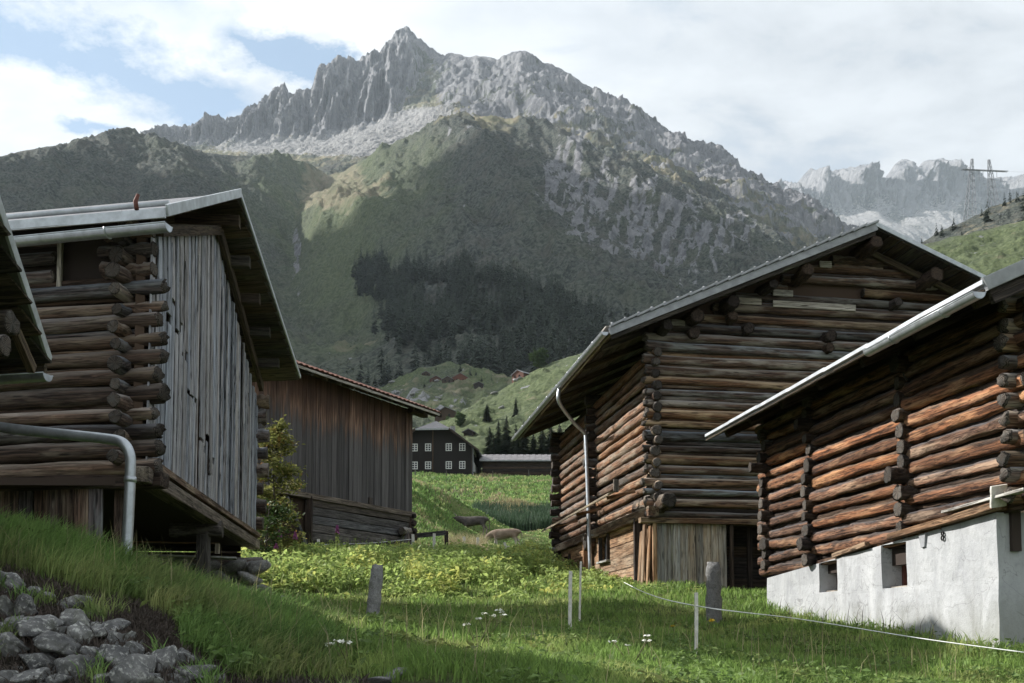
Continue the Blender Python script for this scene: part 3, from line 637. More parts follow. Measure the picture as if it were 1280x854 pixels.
# ================================================================== barn on a plastered base (right)
dCD = unit((-.1605, 1, 0)); eCD = np.array([dCD[1], -dCD[0], 0])
FD = Frame(W(1250, 812, 11.7), dCD, eCD)
bD = thing('log_barn', V3(FD(3, 3, gz1(*FD(3, 3, 0)[:2]))), 'reddish log barn standing on a grey plastered stone base with two small windows', 'barn', 'log barns of the hamlet')
def plaster_wall():
    top = lambda b: 1.41 - .0645 * b
    holes = [(3.93, 4.55, .64, 1.13), (1.95, 2.60, .62, 1.24)]
    bs = sorted(set(np.round(np.concatenate([np.arange(0, 6.6, .22), [6.6], *[(h[0], h[1]) for h in holes]]), 3)))
    zs = sorted(set(np.round(np.concatenate([np.linspace(-.9, 1.0, 10), *[(h[2], h[3]) for h in holes], [1.3]]), 3)))
    bm = bmesh.new(); th = .42; vf = {}; r0 = V3(bD.location)
    def vert(b, z, back):
        k = (b, z, back)
        if k not in vf:
            zz = top(b) if z >= zs[-1] else min(z, top(b) - .02 * (zs[-1] - z))
            n = .016 * float(fbm(np.array(b * 2.1), np.array(zz * 2.1), 131, 3))
            vf[k] = bm.verts.new(V3(FD((th if back else n), b + (0 if back else n * .5), zz)) - r0)
        return vf[k]
    inh = lambda i, j: any(h[0] - .01 <= bs[i] and bs[i + 1] <= h[1] + .01 and h[2] - .01 <= zs[j] and zs[j + 1] <= h[3] + .01 for h in holes)
    nb, nz = len(bs) - 1, len(zs) - 1
    for i in range(nb):
        for j in range(nz):
            if inh(i, j): continue
            for back in (0, 1): bm.faces.new([vert(bs[a], zs[c], back) for a, c in ((i, j), (i + 1, j), (i + 1, j + 1), (i, j + 1))])
            for (di, dj), (p, q) in {(-1, 0): ((i, j), (i, j + 1)), (1, 0): ((i + 1, j), (i + 1, j + 1)), (0, -1): ((i, j), (i + 1, j)), (0, 1): ((i, j + 1), (i + 1, j + 1))}.items():
                ii, jj = i + di, j + dj
                if not (0 <= ii < nb and 0 <= jj < nz) or inh(ii, jj):
                    bm.faces.new([vert(bs[p[0]], zs[p[1]], 0), vert(bs[q[0]], zs[q[1]], 0), vert(bs[q[0]], zs[q[1]], 1), vert(bs[p[0]], zs[p[1]], 1)])
    bmesh.ops.recalc_face_normals(bm, faces=bm.faces); me = bpy.data.meshes.new('plaster_base'); bm.to_mesh(me); bm.free(); me.materials.append(M['plaster'])
    o = link('plaster_base', me, bD)
    for h in holes:   # wooden window set deep in the wall
        f = beam(bD, 'window_frame', FD(.33, h[0] + .09, h[2] - .01), FD(.33, h[0] + .09, h[3]), .07, .07, 'red_rust')
        beam(bD, 'window_frame', FD(.33, h[1] - .05, h[2] - .01), FD(.33, h[1] - .05, h[3]), .07, .07, 'red_rust')
        beam(bD, 'window_sill', FD(.22, h[0] + .01, h[2] + .012), FD(.22, h[1] - .01, h[2] + .012), .22, .03, 'pale_board')
        slab(bD, 'pane_or_dark_fill', [FD(.36, h[0], h[2]), FD(.36, h[1], h[2]), FD(.36, h[1], h[3]), FD(.36, h[0], h[3])], .02, 'timber')
    beam(bD, 'lintel', FD(.2, 1.8, 1.285), FD(.2, 2.75, 1.25), .34, .10, 'timber'); beam(bD, 'lintel', FD(.2, 3.8, 1.165), FD(.2, 4.7, 1.125), .34, .09, 'log_sun')
    # end wall facing the path, set back a little
    q = [FD(.425, .02, -.9), FD(7, .02, -.9), FD(7, .02, 1.36), FD(.425, .02, 1.36)]
    prism(bD, 'plaster_end_wall', q, V3(dCD) * .4, 'plaster')
plaster_wall()
def logwall(root, Fr, b0, b1, zs, r, mat, a=.1, stacks=(), skip=None, slope=None, name='log', sq=0., az=.02):
    for i, z in enumerate(zs):
        cuts = [b0] + list(stacks) + [b1]
        lo = b0 if slope is None else max(b0, slope(z))
        for c0, c1 in zip(cuts[:-1], cuts[1:]):
            c0 = max(c0, lo)
            if c1 - c0 < .5: continue
            rr = r * random.uniform(.86, 1.12)
            if random.random() < .75 and i: log(root, Fr(a + .06, c0 + .05, z - (zs[1] - zs[0]) / 2), Fr(a + .06, c1 - .05, z - (zs[1] - zs[0]) / 2), .05, 'dark_wood', name, sq=.5)
            log(root, Fr(a + J(az), c0 + J(.08), z + J(.025)), Fr(a + J(az), c1 + J(.08), z + J(.025)), rr, mat, name, sq=sq)
zD = [1.12 + .222 * i for i in range(13)]
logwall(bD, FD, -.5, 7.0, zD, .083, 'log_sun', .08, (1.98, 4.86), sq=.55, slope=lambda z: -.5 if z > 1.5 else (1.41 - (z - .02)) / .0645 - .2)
prism(bD, 'dark_backing', [FD(.16, -.05, .95), FD(.16, 6.55, .95), FD(.16, 6.55, 4.0), FD(.16, -.05, 4.0)], V3(eCD) * .12, 'dark_wood')  # added dark sheet behind the logs, blocks light so the gaps read black
for b, n in ((1.98, 13), (4.86, 13), (6.62, 13)):
    for i in range(n):
        z = 1.23 + .222 * i + J(.03)
        if z < 1.46 - .0645 * b: continue
        L = random.uniform(.03, .15) + (.16 if random.random() < .15 else 0)
        log(bD, FD(.5, b + J(.05), z), FD(-L, b + J(.07), z + J(.02)), random.uniform(.085, .11), 'dark_wood' if random.random() < .8 else 'log_a', 'log_end', sq=.6, flip=False)
for i in range(12):   # the end wall's logs, running away to the right
    z = 1.56 + .222 * i
    log(bD, FD(-.10 + J(.05), -.34, z), FD(7.5, -.34, z + J(.03)), .098, 'log_gable', 'log', flip=False)
prism(bD, 'dark_backing', [FD(.2, -.27, 1.44), FD(7.5, -.27, 1.44), FD(7.5, -.27, 4.0), FD(4.6, -.27, 5.9), FD(.2, -.27, 3.9)], V3(dCD) * .1, 'dark_wood')
beam(bD, 'sill_board', FD(.06, 2.3, 1.335), FD(.02, -.1, 1.475), .3, .09, 'timber'); beam(bD, 'sill_board', FD(.1, 4.0, 1.2), FD(.06, 2.9, 1.29), .3, .07, 'timber')
beam(bD, 'white_bracket', FD(-.06, -.12, 1.46), FD(-.1, -.2, 1.70), .03, .2, 'pale_stake', up=eCD)
beam(bD, 'plank', FD(-.08, .9, 1.52), FD(-.1, -.7, 1.585), .12, .035, 'pale_board')
# small house number painted as a plate with two black rings; grey bracket below the sill
def ring(c, R, r_, ax):
    return [V3(FD(-.022, c[0] + math.cos(a) * R, c[1] + math.sin(a) * R * 1.05)) for a in np.linspace(0, 2 * math.pi, 13)]
tube(bD, 'number_eight', ring((1.065, 1.205), .026, 0, 0), .010, 'black', 6); tube(bD, 'number_eight', ring((1.065, 1.262), .022, 0, 0), .010, 'black', 6)
prism(bD, 'grey_bracket', [FD(-.03, 1.60, 1.30), FD(-.03, 1.44, 1.31), FD(-.03, 1.47, 1.13), FD(-.03, 1.55, 1.12)], V3(eCD) * .05, 'fascia_grey')
# roof
eA, eB, zE, SL = -.75, 7.55, 3.80, .46
rq = lambda b, a: FD(a, b, zE + (a - eA) * SL)
roofD = slab(bD, 'roof', [rq(-.98, eA), rq(eB, eA), rq(eB, 4.4), rq(-.98, 4.4)], .05, 'roof_sheet')
slab(bD, 'roof', [rq(-.98, 4.4), rq(eB, 4.4), FD(9.6, eB, 3.7), FD(9.6, -.98, 3.7)], .05, 'roof_sheet')
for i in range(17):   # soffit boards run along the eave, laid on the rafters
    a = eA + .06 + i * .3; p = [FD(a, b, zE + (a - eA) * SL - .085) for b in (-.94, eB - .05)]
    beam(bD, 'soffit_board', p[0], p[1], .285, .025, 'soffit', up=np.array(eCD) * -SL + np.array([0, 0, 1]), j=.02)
for b in (-.6, .6, 1.9, 3.2, 4.5, 5.8, 6.9):
    beam(bD, 'rafter', rq(b, eA + .12) - np.array([0, 0, .17]), rq(b, 2.5) - np.array([0, 0, .17]), .1, .13, 'dark_wood')
for i in range(7):   # sheet-metal eave trim in lengths
    b0, b1 = -1.0 + i * (eB + 1) / 7, -1.0 + (i + 1) * (eB + 1) / 7
    beam(bD, 'eave_trim', FD(eA - .02, b0, zE - .015 + J(.008)), FD(eA - .02, b1 + .03, zE - .015 + J(.008)), .07, .055, 'roof_edge', j=.01)
    beam(bD, 'drip_edge', FD(eA + .02, b0, zE - .062), FD(eA + .02, b1, zE - .066), .05, .035, 'fascia_grey', j=.01)
for i in range(4): beam(bD, 'rake_trim', rq(-1.0, eA + i * 1.28 - .03) - np.array([0, 0, .03]), rq(-1.0, eA + (i + 1) * 1.28) - np.array([0, 0, .03]), .05, .15, 'fascia_grey', j=.01)
beam(bD, 'rake_board', rq(-.93, eA + .1) - np.array([0, 0, .2]), rq(-.93, 4.3) - np.array([0, 0, .2]), .05, .16, 'dark_wood')
gutter(bD, FD(eA - .09, -1.0, zE - .13), FD(eA - .09, 1.35, zE - .115), .075, brackets=2)

# ================================================================== big log barn (centre right)
FC = Frame(W(815, 650, 23.0), dCD, eCD)
bC = thing('log_barn', V3(FC(4, 5, gz1(*FC(4, 5, 0)[:2]))), 'tall log barn with wide tiled gable, downpipe and faded plank door at its foot', 'barn', 'log barns of the hamlet')
RZ, RA, SLC = 9.62, 5.25, .435
zr = lambda a: RZ - abs(a - RA) * (SLC if a < RA else .405)
# gable logs
zG = [2.72 + .262 * i for i in range(26)]
GW = 10.6
for i, z in enumerate(zG):
    top = z + .14
    aL = -.15 if top < zr(0) - .12 else max(-.2, RA - (RZ - .16 - top) / SLC); aR = GW if top < zr(GW) else min(GW, RA + (RZ - .16 - top) / .405)
    if aR - aL < .6: continue
    if i and abs(z - .13 - 8.22) > .2: log(bC, FC(aL + .1, .06, z - .131), FC(aR - .1, .06, z - .131), .058, random.choice(('dark_wood', 'log_gable', 'log_a')), sq=.5)   # recessed infill course
    if abs(z - 8.22) < .14:     # dark slot in the gable
        log(bC, FC(aL, .0, z), FC(3.4, .0, z), .085, 'log_gable', sq=.4); log(bC, FC(5.35, 0, z), FC(aR, 0, z), .1, 'log_gable', sq=.4); continue
    log(bC, FC(aL + J(.05), J(.02), z + J(.03)), FC(aR + J(.05), J(.02), z + J(.03)), .094 * random.uniform(.82, 1.2), 'log_gable', sq=.45)
poly = [FC(.0, .09, 2.5), FC(GW, .09, 2.5), FC(GW, .09, zr(GW) - .14), FC(RA, .09, RZ - .14), FC(.0, .09, zr(0) - .14)]
prism(bC, 'dark_backing', poly, V3(dCD) * .1, 'dark_wood')
for (a0, a1, z) in ((3.0, 3.5, 8.09), (3.0, 5.1, 7.82), (1.95, 2.7, 7.84), (.48, .8, 7.24), (4.2, 4.5, 8.85)):
    beam(bC, 'infill_board', FC(a0, -.11, z), FC(a1, -.11, z + J(.01)), .04, .15, 'pale_board', j=.05)
# cross-wall ends and purlin ends on the gable
for a, z, L, r in ((.96, 0, .62, .16), (1.80, 0, .62, .17), (.25, 0, .6, .13), (2.75, 0, .6, .13), (3.6, 0, .7, .16), (5.25, 0, .85, .17), (1.9, 7.42, .35, .12), (2.3, 7.15, .25, .12), (.98, 6.98, .3, .12),
                   (6.9, 0, .7, .16), (8.2, 0, .65, .16), (9.5, 0, .62, .16), (4.3, 7.06, .3, .14), (4.32, 6.78, .28, .12), (6.1, 7.95, .3, .12)):
    z = z or zr(a) - .27 - r
    log(bC, FC(a, .3, z), FC(a + J(.04), -L, z + J(.02)), r, 'dark_wood', 'purlin', flip=False, end=M['dark_wood'] if L > .5 else None)
# corner log ends of the side wall, standing proud of the gable
zS = [2.86 + .262 * i for i in range(15)]
for z in zS:
    log(bC, FC(.12 + J(.03), .6, z), FC(.1 + J(.03), -.13 - random.uniform(0, .1), z + J(.02)), random.uniform(.09, .12), 'log_gable', 'log_end', flip=False)
log(bC, FC(.2, 1.5, 2.98), FC(.2, -.62, 3.0), .2, 'log_gable', 'log_end', flip=False)
# side wall
logwall(bC, FC, .1, 10.6, zS, .100, 'log_c', .1, (5.5,), sq=.55)
prism(bC, 'dark_backing', [FC(.18, .1, .6), FC(.18, 10.4, 1.8), FC(.18, 10.4, 6.8), FC(.18, .1, 6.8)], V3(eCD) * .1, 'dark_wood')
for i, z in enumerate(zG[:16]):
    log(bC, FC(.5, 5.5 + J(.05), z), FC(-.2 - random.uniform(0, .14), 5.5 + J(.06), z + J(.02)), random.uniform(.1, .135), 'dark_wood' if i % 4 else 'log_a', 'log_end', sq=.35, flip=False)
    log(bC, FC(.5, 10.5 + J(.05), z), FC(-.22 - random.uniform(0, .12), 10.5 + J(.06), z + J(.02)), random.uniform(.1, .13), 'dark_wood' if i % 4 else 'log_a', 'log_end', sq=.35, flip=False)
# lower storey: hewn timbers, two openings
opens = [(3.85, 4.75, 1.95, 2.62), (8.7, 9.35, 1.5, 2.42)]
base = lambda b: gz1(*FC(0, b, 0)[:2])
zt = 1.0
while zt < 2.7:
    h = random.uniform(.27, .34); segs = [(1.05, 10.3)]
    for o0, o1, q0, q1 in opens:
        if zt + h > q0 + .05 and zt < q1 - .05: segs = [s for c0, c1 in segs for s in ((c0, min(c1, o0)), (max(c0, o1), c1)) if s[1] - s[0] > .05]
    for c0, c1 in segs:
        cut = [c0] + [x for x in (5.4, 6.0) if c0 < x < c1] + [c1]
        for q0, q1 in zip(cut[:-1], cut[1:]): beam(bC, 'timber', FC(.06, q0 + .005, zt + h / 2), FC(.06, q1 - .005, zt + h / 2 + J(.012)), .14, h - .012, 'timber', j=.02)
    zt += h
for o0, o1, q0, q1 in opens:
    slab(bC, 'pane_or_dark_fill', [FC(.1, o0, q0), FC(.1, o1, q0), FC(.1, o1, q1), FC(.1, o0, q1)], .02, 'glass' if o0 < 5 else 'black')  # far opening: black sheet stands in for the shade inside
    for b in (o0, o1): beam(bC, 'window_frame', FC(-.035, b, q0 - .05), FC(-.035, b, q1 + .05), .1, .09, 'dark_wood')
    beam(bC, 'window_frame', FC(-.03, o0, q1 + .04), FC(-.03, o1, q1 + .04), .1, .08, 'timber')
    if o0 < 5:
        beam(bC, 'window_sill', FC(-.06, o0 - .08, q0 - .03), FC(-.06, o1 + .08, q0 - .03), .14, .06, 'pale_board')
        beam(bC, 'glazing_bar', FC(.05, (o0 + o1) / 2, q0), FC(.05, (o0 + o1) / 2, q1), .03, .03, 'timber')
for b, mt in ((1.0, 'dark_wood'), (5.7, 'dark_wood'), (10.25, 'dark_wood'), (6.35, 'timber')):
    beam(bC, 'corner_post', FC(-.05, b, base(b) - .1), FC(-.05, b, 2.75), .2, .2, mt)
for b in (.18, .42, .66, .86): beam(bC, 'board', FC(.05, b, base(b) - .05), FC(.05, b + J(.05), 2.6), .19, .03, 'timber', up=eCD, j=.02)
beam(bC, 'sill_beam', FC(-.02, -.2, 2.78), FC(-.02, 10.7, 2.78), .26, .24, 'log_gable'); log(bC, FC(-.28, 5.6, 2.55), FC(.5, 5.6, 2.55), .24, 'log_c', 'log_end', flip=False)
# leaning boards at the corner
for a, b, z1, t in ((-.05, .3, 2.55, .35), (.02, .12, 2.5, .25), (-.02, .65, 2.4, .5)):
    beam(bC, 'leaning_board', FC(a - .12, b, base(b) - .1), FC(a, b + .12, z1), .2, .04, 'timber', up=eCD)
# plank door and dark bay in the gable's foot
for i in range(9):
    a = .20 + i * .19; beam(bC, 'door_plank', FC(a, .02 + J(.012), .8), FC(a + J(.01), .02 + J(.012), 2.56 + J(.02)), .182, .035, 'board_door', up=-dCD, j=.012)
beam(bC, 'lintel', FC(-.3, -.02, 2.58), FC(4.5, -.02, 2.58), .2, .13, 'log_gable')
beam(bC, 'door_post', FC(.06, -.01, .6), FC(.06, -.01, 2.52), .1, .12, 'timber'); beam(bC, 'door_post', FC(1.93, .0, .8), FC(1.93, 0, 2.52), .08, .12, 'dark_wood')
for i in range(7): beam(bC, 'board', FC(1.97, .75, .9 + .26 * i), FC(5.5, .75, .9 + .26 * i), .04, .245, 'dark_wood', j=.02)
prism(bC, 'dark_backing', [FC(1.0, .85, .3), FC(9, .85, .3), FC(9, .85, 2.7), FC(1.0, .85, 2.7)], V3(dCD) * .1, 'dark_wood'); beam(bC, 'door_post', FC(2.5, .3, .6), FC(2.5, .3, 2.5), .12, .12, 'dark_wood')  # unseen backing added so no daylight shows through the bay
# roof
LE, BF, BB = -1.22, -.85, 11.75
pr = lambda a, b, dz=0: FC(a, b, zr(a) + dz)
slab(bC, 'roof', [pr(LE, BF), pr(LE, BB), pr(RA, BB), pr(RA, BF)], .05, 'roof_sheet'); slab(bC, 'roof', [pr(RA, BF), pr(RA, BB), pr(11.9, BB), pr(11.9, BF)], .05, 'roof_sheet')
upL = unit(-eCD * SLC + np.array([0, 0, 1])) ; upL = unit(np.array([-eCD[0] * SLC, -eCD[1] * SLC, 1])); upR = unit(np.array([eCD[0] * .405, eCD[1] * .405, 1]))
for i in range(20):
    a = LE + .1 + i * .31
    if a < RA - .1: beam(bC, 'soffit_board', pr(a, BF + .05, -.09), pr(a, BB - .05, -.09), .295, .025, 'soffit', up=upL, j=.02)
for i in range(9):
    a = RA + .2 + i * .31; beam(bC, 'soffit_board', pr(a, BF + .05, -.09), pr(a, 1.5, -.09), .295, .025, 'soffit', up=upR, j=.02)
for b in (.35, 2.1, 3.9, 5.6, 7.4, 9.2, 10.9): beam(bC, 'rafter', pr(LE + .1, b, -.18), pr(1.5, b, -.18), .12, .15, 'soffit')
n = 21
for i in range(n):   # tile ends showing along the left verge
    a0 = LE + (RA - LE) * i / n; a1 = LE + (RA - LE) * (i + 1.12) / n
    beam(bC, 'verge_tile', pr(a0, BF - .02, .012), pr(a1, BF - .02, .045), .16, .045, 'fascia_grey', up=upL, j=.01)
    tube(bC, 'tile_clip', [pr(a0 + .05, BF - .05, .03), pr(a0 + .05, BF - .05, .085)], .028, 'fascia_grey', 6)
beam(bC, 'verge_board', pr(LE, BF - .03, -.1), pr(RA, BF - .03, -.1), .03, .16, 'fascia_grey', up=upL, j=.006); beam(bC, 'verge_lath', pr(LE + .05, BF + .02, -.24), pr(RA, BF + .02, -.24), .05, .09, 'soffit', up=upL)
beam(bC, 'verge_board', pr(RA, BF - .03, -.03), pr(11.8, BF - .03, -.03), .03, .10, 'roof_edge', up=upR, j=.006); beam(bC, 'brace', FC(5.4, -.2, 9.2), FC(8.6, -.2, 7.95), .1, .14, 'soffit')
for i in range(6):
    b0, b1 = BF + (BB - BF) * i / 6, BF + (BB - BF) * (i + 1) / 6
    beam(bC, 'eave_tile', FC(LE + .02, b0, zr(LE) + .02), FC(LE + .02, b1, zr(LE) + .02 + J(.02)), .2, .04, 'tile' if 0 else 'pale_board', j=.02)
    beam(bC, 'eave_board', FC(LE + .05, b0, zr(LE) - .09), FC(LE + .05, b1, zr(LE) - .09), .03, .1, 'pale_board')
gutter(bC, FC(LE - .1, BF, zr(LE) - .1), FC(LE - .1, BB + .1, zr(LE) - .06), .085, brackets=9)
p1 = hitplane(699, 503, FC(LE - .1, 0, 0), eCD); p2 = hitplane(716, 527, FC(-.75, 0, 0), eCD); p3 = hitplane(732, 543, FC(-.27, 0, 0), eCD); p4 = hitplane(738, 712, FC(-.27, 0, 0), eCD)
p3b = p3 + (p4 - p3) * .05
tube(bC, 'downpipe', smooth_path([FC(LE - .1, float((p1 - FC(0, 0, 0)) @ dCD), zr(LE) - .16), p1, p2, p3 * .9 + p2 * .1, p3b, p3 * .5 + p4 * .5, p4 - np.array([0, 0, .2])], 5), .052, 'metal')
for f in (.25, .75):
    q = p3 * (1 - f) + p4 * f; tube(bC, 'pipe_clip', [q + eCD * -.06 + np.array([0, 0, .0]), q + eCD * .35], .018, 'metal', 6)
# board shelf (old wooden channel) on brackets
s0, s1 = hitplane(684, 661, FC(-.75, 0, 0), eCD), hitplane(770, 613, FC(-.75, 0, 0), eCD)
beam(bC, 'shelf_board', s0, s1, .42, .045, 'pale_board', up=unit(np.array([-eCD[0] * .5, -eCD[1] * .5, 1]))); 
for f in (.15, .5, .9):
    q = s0 * (1 - f) + s1 * f; beam(bC, 'shelf_bracket', q + np.array([0, 0, -.07]), q + eCD * .7 + np.array([0, 0, .12]), .08, .08, 'log_c')
beam(bC, 'shelf_stop', s1 + np.array([0, 0, -.04]), s1 + np.array([0, 0, .26]), .12, .12, 'grey_timber')

# ================================================================== barn with the silvery board gable (left)
dA = unit((-.1125, 1, 0)); eA_ = np.array([dA[1], -dA[0], 0]); FA = Frame(W(180, 575, 13.0), dA, eA_)
bA = thing('board_barn', V3(FA(-2, 4, gz1(*FA(-2, 4, 0)[:2]))), 'dark log barn on posts with a gable of torn silver-grey boards', 'barn', 'log barns of the hamlet')
ef = unit((-.98, .185, 0)); nf = np.array([ef[1], -ef[0], 0]); nf = nf if nf[1] < 0 else -nf
FF = Frame(FA(-.04, .0, 0), ef, nf)       # front wall: b runs left, a towards the camera
zt = [2.16 + .243 * i for i in range(15)]
for i, z in enumerate(zt):
    if z > 5.45: break
    r = .102 * random.uniform(.82, 1.2)
    if z < 4.6: log(bA, FF(-.09, .05, z + .121), FF(-.09, 8, z + .121), .052, random.choice(('dark_wood', 'log_a')), sq=.5)   # recessed infill course
    if z > 4.62:   # opening in the upper wall
        log(bA, FF(-.02 + J(.02), -.12, z), FF(-.02, .62 + J(.06), z + J(.02)), r, 'log_a'); log(bA, FF(-.02, 1.32 + J(.06), z), FF(-.02, 8, z + J(.02)), r, 'log_a')
    else: log(bA, FF(-.02 + J(.02), -.16 - random.uniform(0, .12), z + J(.02)), FF(-.02 + J(.02), 8, z + J(.03)), r, 'log_a')
prism(bA, 'dark_backing', [FF(-.12, -.0, 1.95), FF(-.12, 8, 1.95), FF(-.12, 8, 5.6), FF(-.12, -.0, 5.6)], V3(nf) * -.1, 'dark_wood')
for z in [2.28 + .243 * i for i in range(14)]:      # ends of the side-wall logs at the corner
    if z < 5.5: log(bA, FF(-.6, .24 + J(.06), z), FF(.12 + random.uniform(0, .2), .24 + J(.06), z + J(.02)), random.uniform(.07, .125), 'log_a', 'log_end', flip=False)
beam(bA, 'opening_frame', FF(-.02, 1.27, 4.5), FF(-.02, 1.27, 5.35), .06, .06, 'pale_board')
# board gable facing right
top = lambda b: (5.42 + .41 * b if b < 4.4 else 7.22 - .33 * (b - 4.4))
b = -.06; LB = 9.55
while b < LB:
    wv = random.uniform(.17, .34); zz = top(b + wv / 2) - .12 + J(.04); z0 = 2.27 + J(.07)
    out = .045 + J(.02)
    zt_ = 5.15 - .55 * b + J(.28)
    if .2 < b < 4.3 and random.random() < .85:      # the long tear across the boards
        q = random.uniform(.03, .16); beam(bA, 'board', FA(out + .01, b + wv / 2, z0), FA(out + .02, b + wv / 2 + J(.02), zt_ - q / 2), wv * .9, .028, 'board_grey', up=eA_, j=.035)
        beam(bA, 'board', FA(out + .03 + J(.015), b + wv / 2 + J(.02), zt_ + q / 2 + J(.03)), FA(out, b + wv / 2, zz), wv * random.uniform(.78, .94), .028, 'board_grey', up=eA_, j=.035)
    elif random.random() < .28:       # a broken, split board: gap shows
        zc = random.uniform(3.6, 6); beam(bA, 'board', FA(out, b + wv * .3, z0), FA(out + J(.02), b + wv * .3, zz), wv * .55, .028, 'board_grey', up=eA_, j=.03)
        beam(bA, 'board', FA(out + .02, b + wv * .8, z0), FA(out + .03, b + wv * .8 + J(.08), zc), wv * .42, .028, 'board_grey', up=eA_, j=.04)
    else: beam(bA, 'board', FA(out, b + wv / 2, z0), FA(out + J(.015), b + wv / 2 + J(.02), zz), wv * .94, .03, 'board_grey', up=eA_, j=.025)
    if random.random() < .5: beam(bA, 'cover_strip', FA(out + .035, b, z0 + J(.1)), FA(out + .035, b + J(.03), zz - random.uniform(0, .6)), .06, .02, 'board_grey', up=eA_, j=.05)
    b += wv + (random.uniform(.02, .06) if random.random() < .3 else .006)
poly = [FA(-.03, 0, 2.05), FA(-.03, LB, 2.05), FA(-.03, LB, top(LB) - .05), FA(-.03, 4.4, top(4.4) - .05), FA(-.03, 0, top(0) - .05)]
prism(bA, 'dark_backing', poly, V3(eA_) * -.12, 'dark_wood')
# floor, sill beams, posts, pier
slab(bA, 'floor', [FA(-.05, .0, 2.02), FA(-.05, LB, 2.02), FA(-7, LB, 2.02), FA(-7, .6, 2.02)], .1, 'dark_wood')
beam(bA, 'sill_beam', FA(.02, -.35, 2.02), FA(.02, 9.9, 2.0), .26, .2, 'grey_timber'); beam(bA, 'sill_beam', FA(.1, .1, 2.21), FA(.12, 9.7, 2.2), .12, .1, 'log_a', j=.08)
beam(bA, 'sill_beam', FF(-.05, -.3, 1.99), FF(-.05, 7.5, 1.99), .24, .2, 'log_a')
beam(bA, 'post', FA(-.12, 4.7, .45), FA(-.12, 4.7, 1.72), .2, .22, 'grey_timber'); log(bA, FA(-.7, 4.72, 1.8), FA(.2, 4.72, 1.82), .14, 'grey_timber', 'post_cap', flip=False)
beam(bA, 'post', FA(-.35, .35, .6), FA(-.35, .35, 1.9), .18, .18, 'log_a')
log(bA, FA(-3.5, 8.9, 1.52), FA(.35, 8.9, 1.5), .16, 'log_a', 'cross_beam', flip=False); beam(bA, 'shelf_board', FA(-2.1, 6.6, 1.50), FA(.1, 6.9, 1.47), .5, .04, 'pale_board')
for a, h, m in ((-2.0, .12, 'pale_board'), (-1.75, .13, 'red_rust'), (-.2, .12, 'pale_board')): beam(bA, 'shelf_block', FA(a, 6.5, 1.53), FA(a, 6.5, 1.53 + h * 1.6), .08, .08, m)
beam(bA, 'shelf_rail', FA(-2.0, 6.5, 1.75), FA(-.2, 6.65, 1.74), .03, .03, 'timber')
for i in range(6): beam(bA, 'back_board', FA(-6, 9.2, .7 + i * .24), FA(-.2, 9.3, .7 + i * .24), .08, .22, 'dark_wood')
for i in range(9):
    b0 = 1.14 - .02 + .265 * i * .62 + .03; g = FF(.02, .9 + i * .2, 0)
# vertical planks below the front wall
for i in range(13):
    bb = .62 + i * .205; p = FF(.03, bb, 0); g = gz1(p[0], p[1]); beam(bA, 'board', FF(.03 + J(.01), bb, g - .3), FF(.03 + J(.01), bb + J(.02), 1.93 + J(.02)), .195, .03, 'log_a', up=nf, j=.015)
# roof of sheet metal: grazing in the picture
R0, R1, R2 = hitplane(207, 263, FA(.42, 0, 0), eA_), hitplane(300, 241, FA(.56, 0, 0), eA_), FA(1.0, 9.9, 5.97)
eL = np.array(ef) * 8.5
slab(bA, 'roof', [R0, R1, R1 + eL, R0 + eL], .05, 'roof_sheet'); slab(bA, 'roof', [R1, R2, R2 + eL, R1 + eL], .05, 'roof_sheet')
for i in range(18):   # soffit boards of the rear slope
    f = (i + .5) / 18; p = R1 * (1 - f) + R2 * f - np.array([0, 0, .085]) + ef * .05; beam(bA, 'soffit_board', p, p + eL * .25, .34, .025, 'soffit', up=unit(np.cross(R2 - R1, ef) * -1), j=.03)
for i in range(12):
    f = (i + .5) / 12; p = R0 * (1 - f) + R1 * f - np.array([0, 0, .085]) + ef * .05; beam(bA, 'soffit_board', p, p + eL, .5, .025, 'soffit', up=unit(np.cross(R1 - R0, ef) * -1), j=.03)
dz = np.array([0, 0, 1.])
for i in range(3): beam(bA, 'rake_trim', R0 + (R1 - R0) * i / 3 + eA_ * .015, R0 + (R1 - R0) * (i + 1) / 3 + eA_ * .015, .03, .14, 'roof_edge', j=.008)
for i in range(3): beam(bA, 'rake_trim', R1 + (R2 - R1) * i / 3 + eA_ * .015 - dz * .03, R1 + (R2 - R1) * (i + 1) / 3 + eA_ * .015 - dz * .03, .03, .075, 'roof_edge', j=.008)
for i in range(5): beam(bA, 'eave_board', R0 + eL * i / 5 - dz * .04 - dA * .02, R0 + eL * (i + 1) / 5 - dz * .04 - dA * .02, .03, .13, 'roof_edge', j=.008)
tube(bA, 'snow_rail', [R0 + dA * .35 + dz * .25 + ef * .05, R0 + eL + dA * .35 + dz * .25], .035, 'roof_edge', 8)
hp = hitplane(171, 262, FA(0, -1.1, 0), nf); tube(bA, 'roof_hook', [hp, hp + dz * .10 + ef * .02, hp + dz * .19 - ef * .015], [.028, .03, .022], 'red_rust', 8)
gutter(bA, W(211, 281, 11.35), W(211, 281, 11.35) + ef * 8 - dz * .12, .085, brackets=6)
for bp, L in ((4.25, .5), (5.35, .52), (6.5, .55), (7.7, .6), (8.9, .65)):
    f = (bp - 4.0) / 6.; z = (R1[2] * (1 - f) + R2[2] * f) - .30; beam(bA, 'purlin', FA(-.6, bp, z), FA(L, bp, z + J(.02)), .2, .2, 'soffit')
beam(bA, 'gable_rafter', FA(.14, 4.3, 7.12), FA(.16, 9.7, 5.62), .1, .2, 'soffit'); beam(bA, 'gable_rafter', FA(.14, .0, 5.35), FA(.14, 4.4, 7.15), .1, .16, 'soffit')
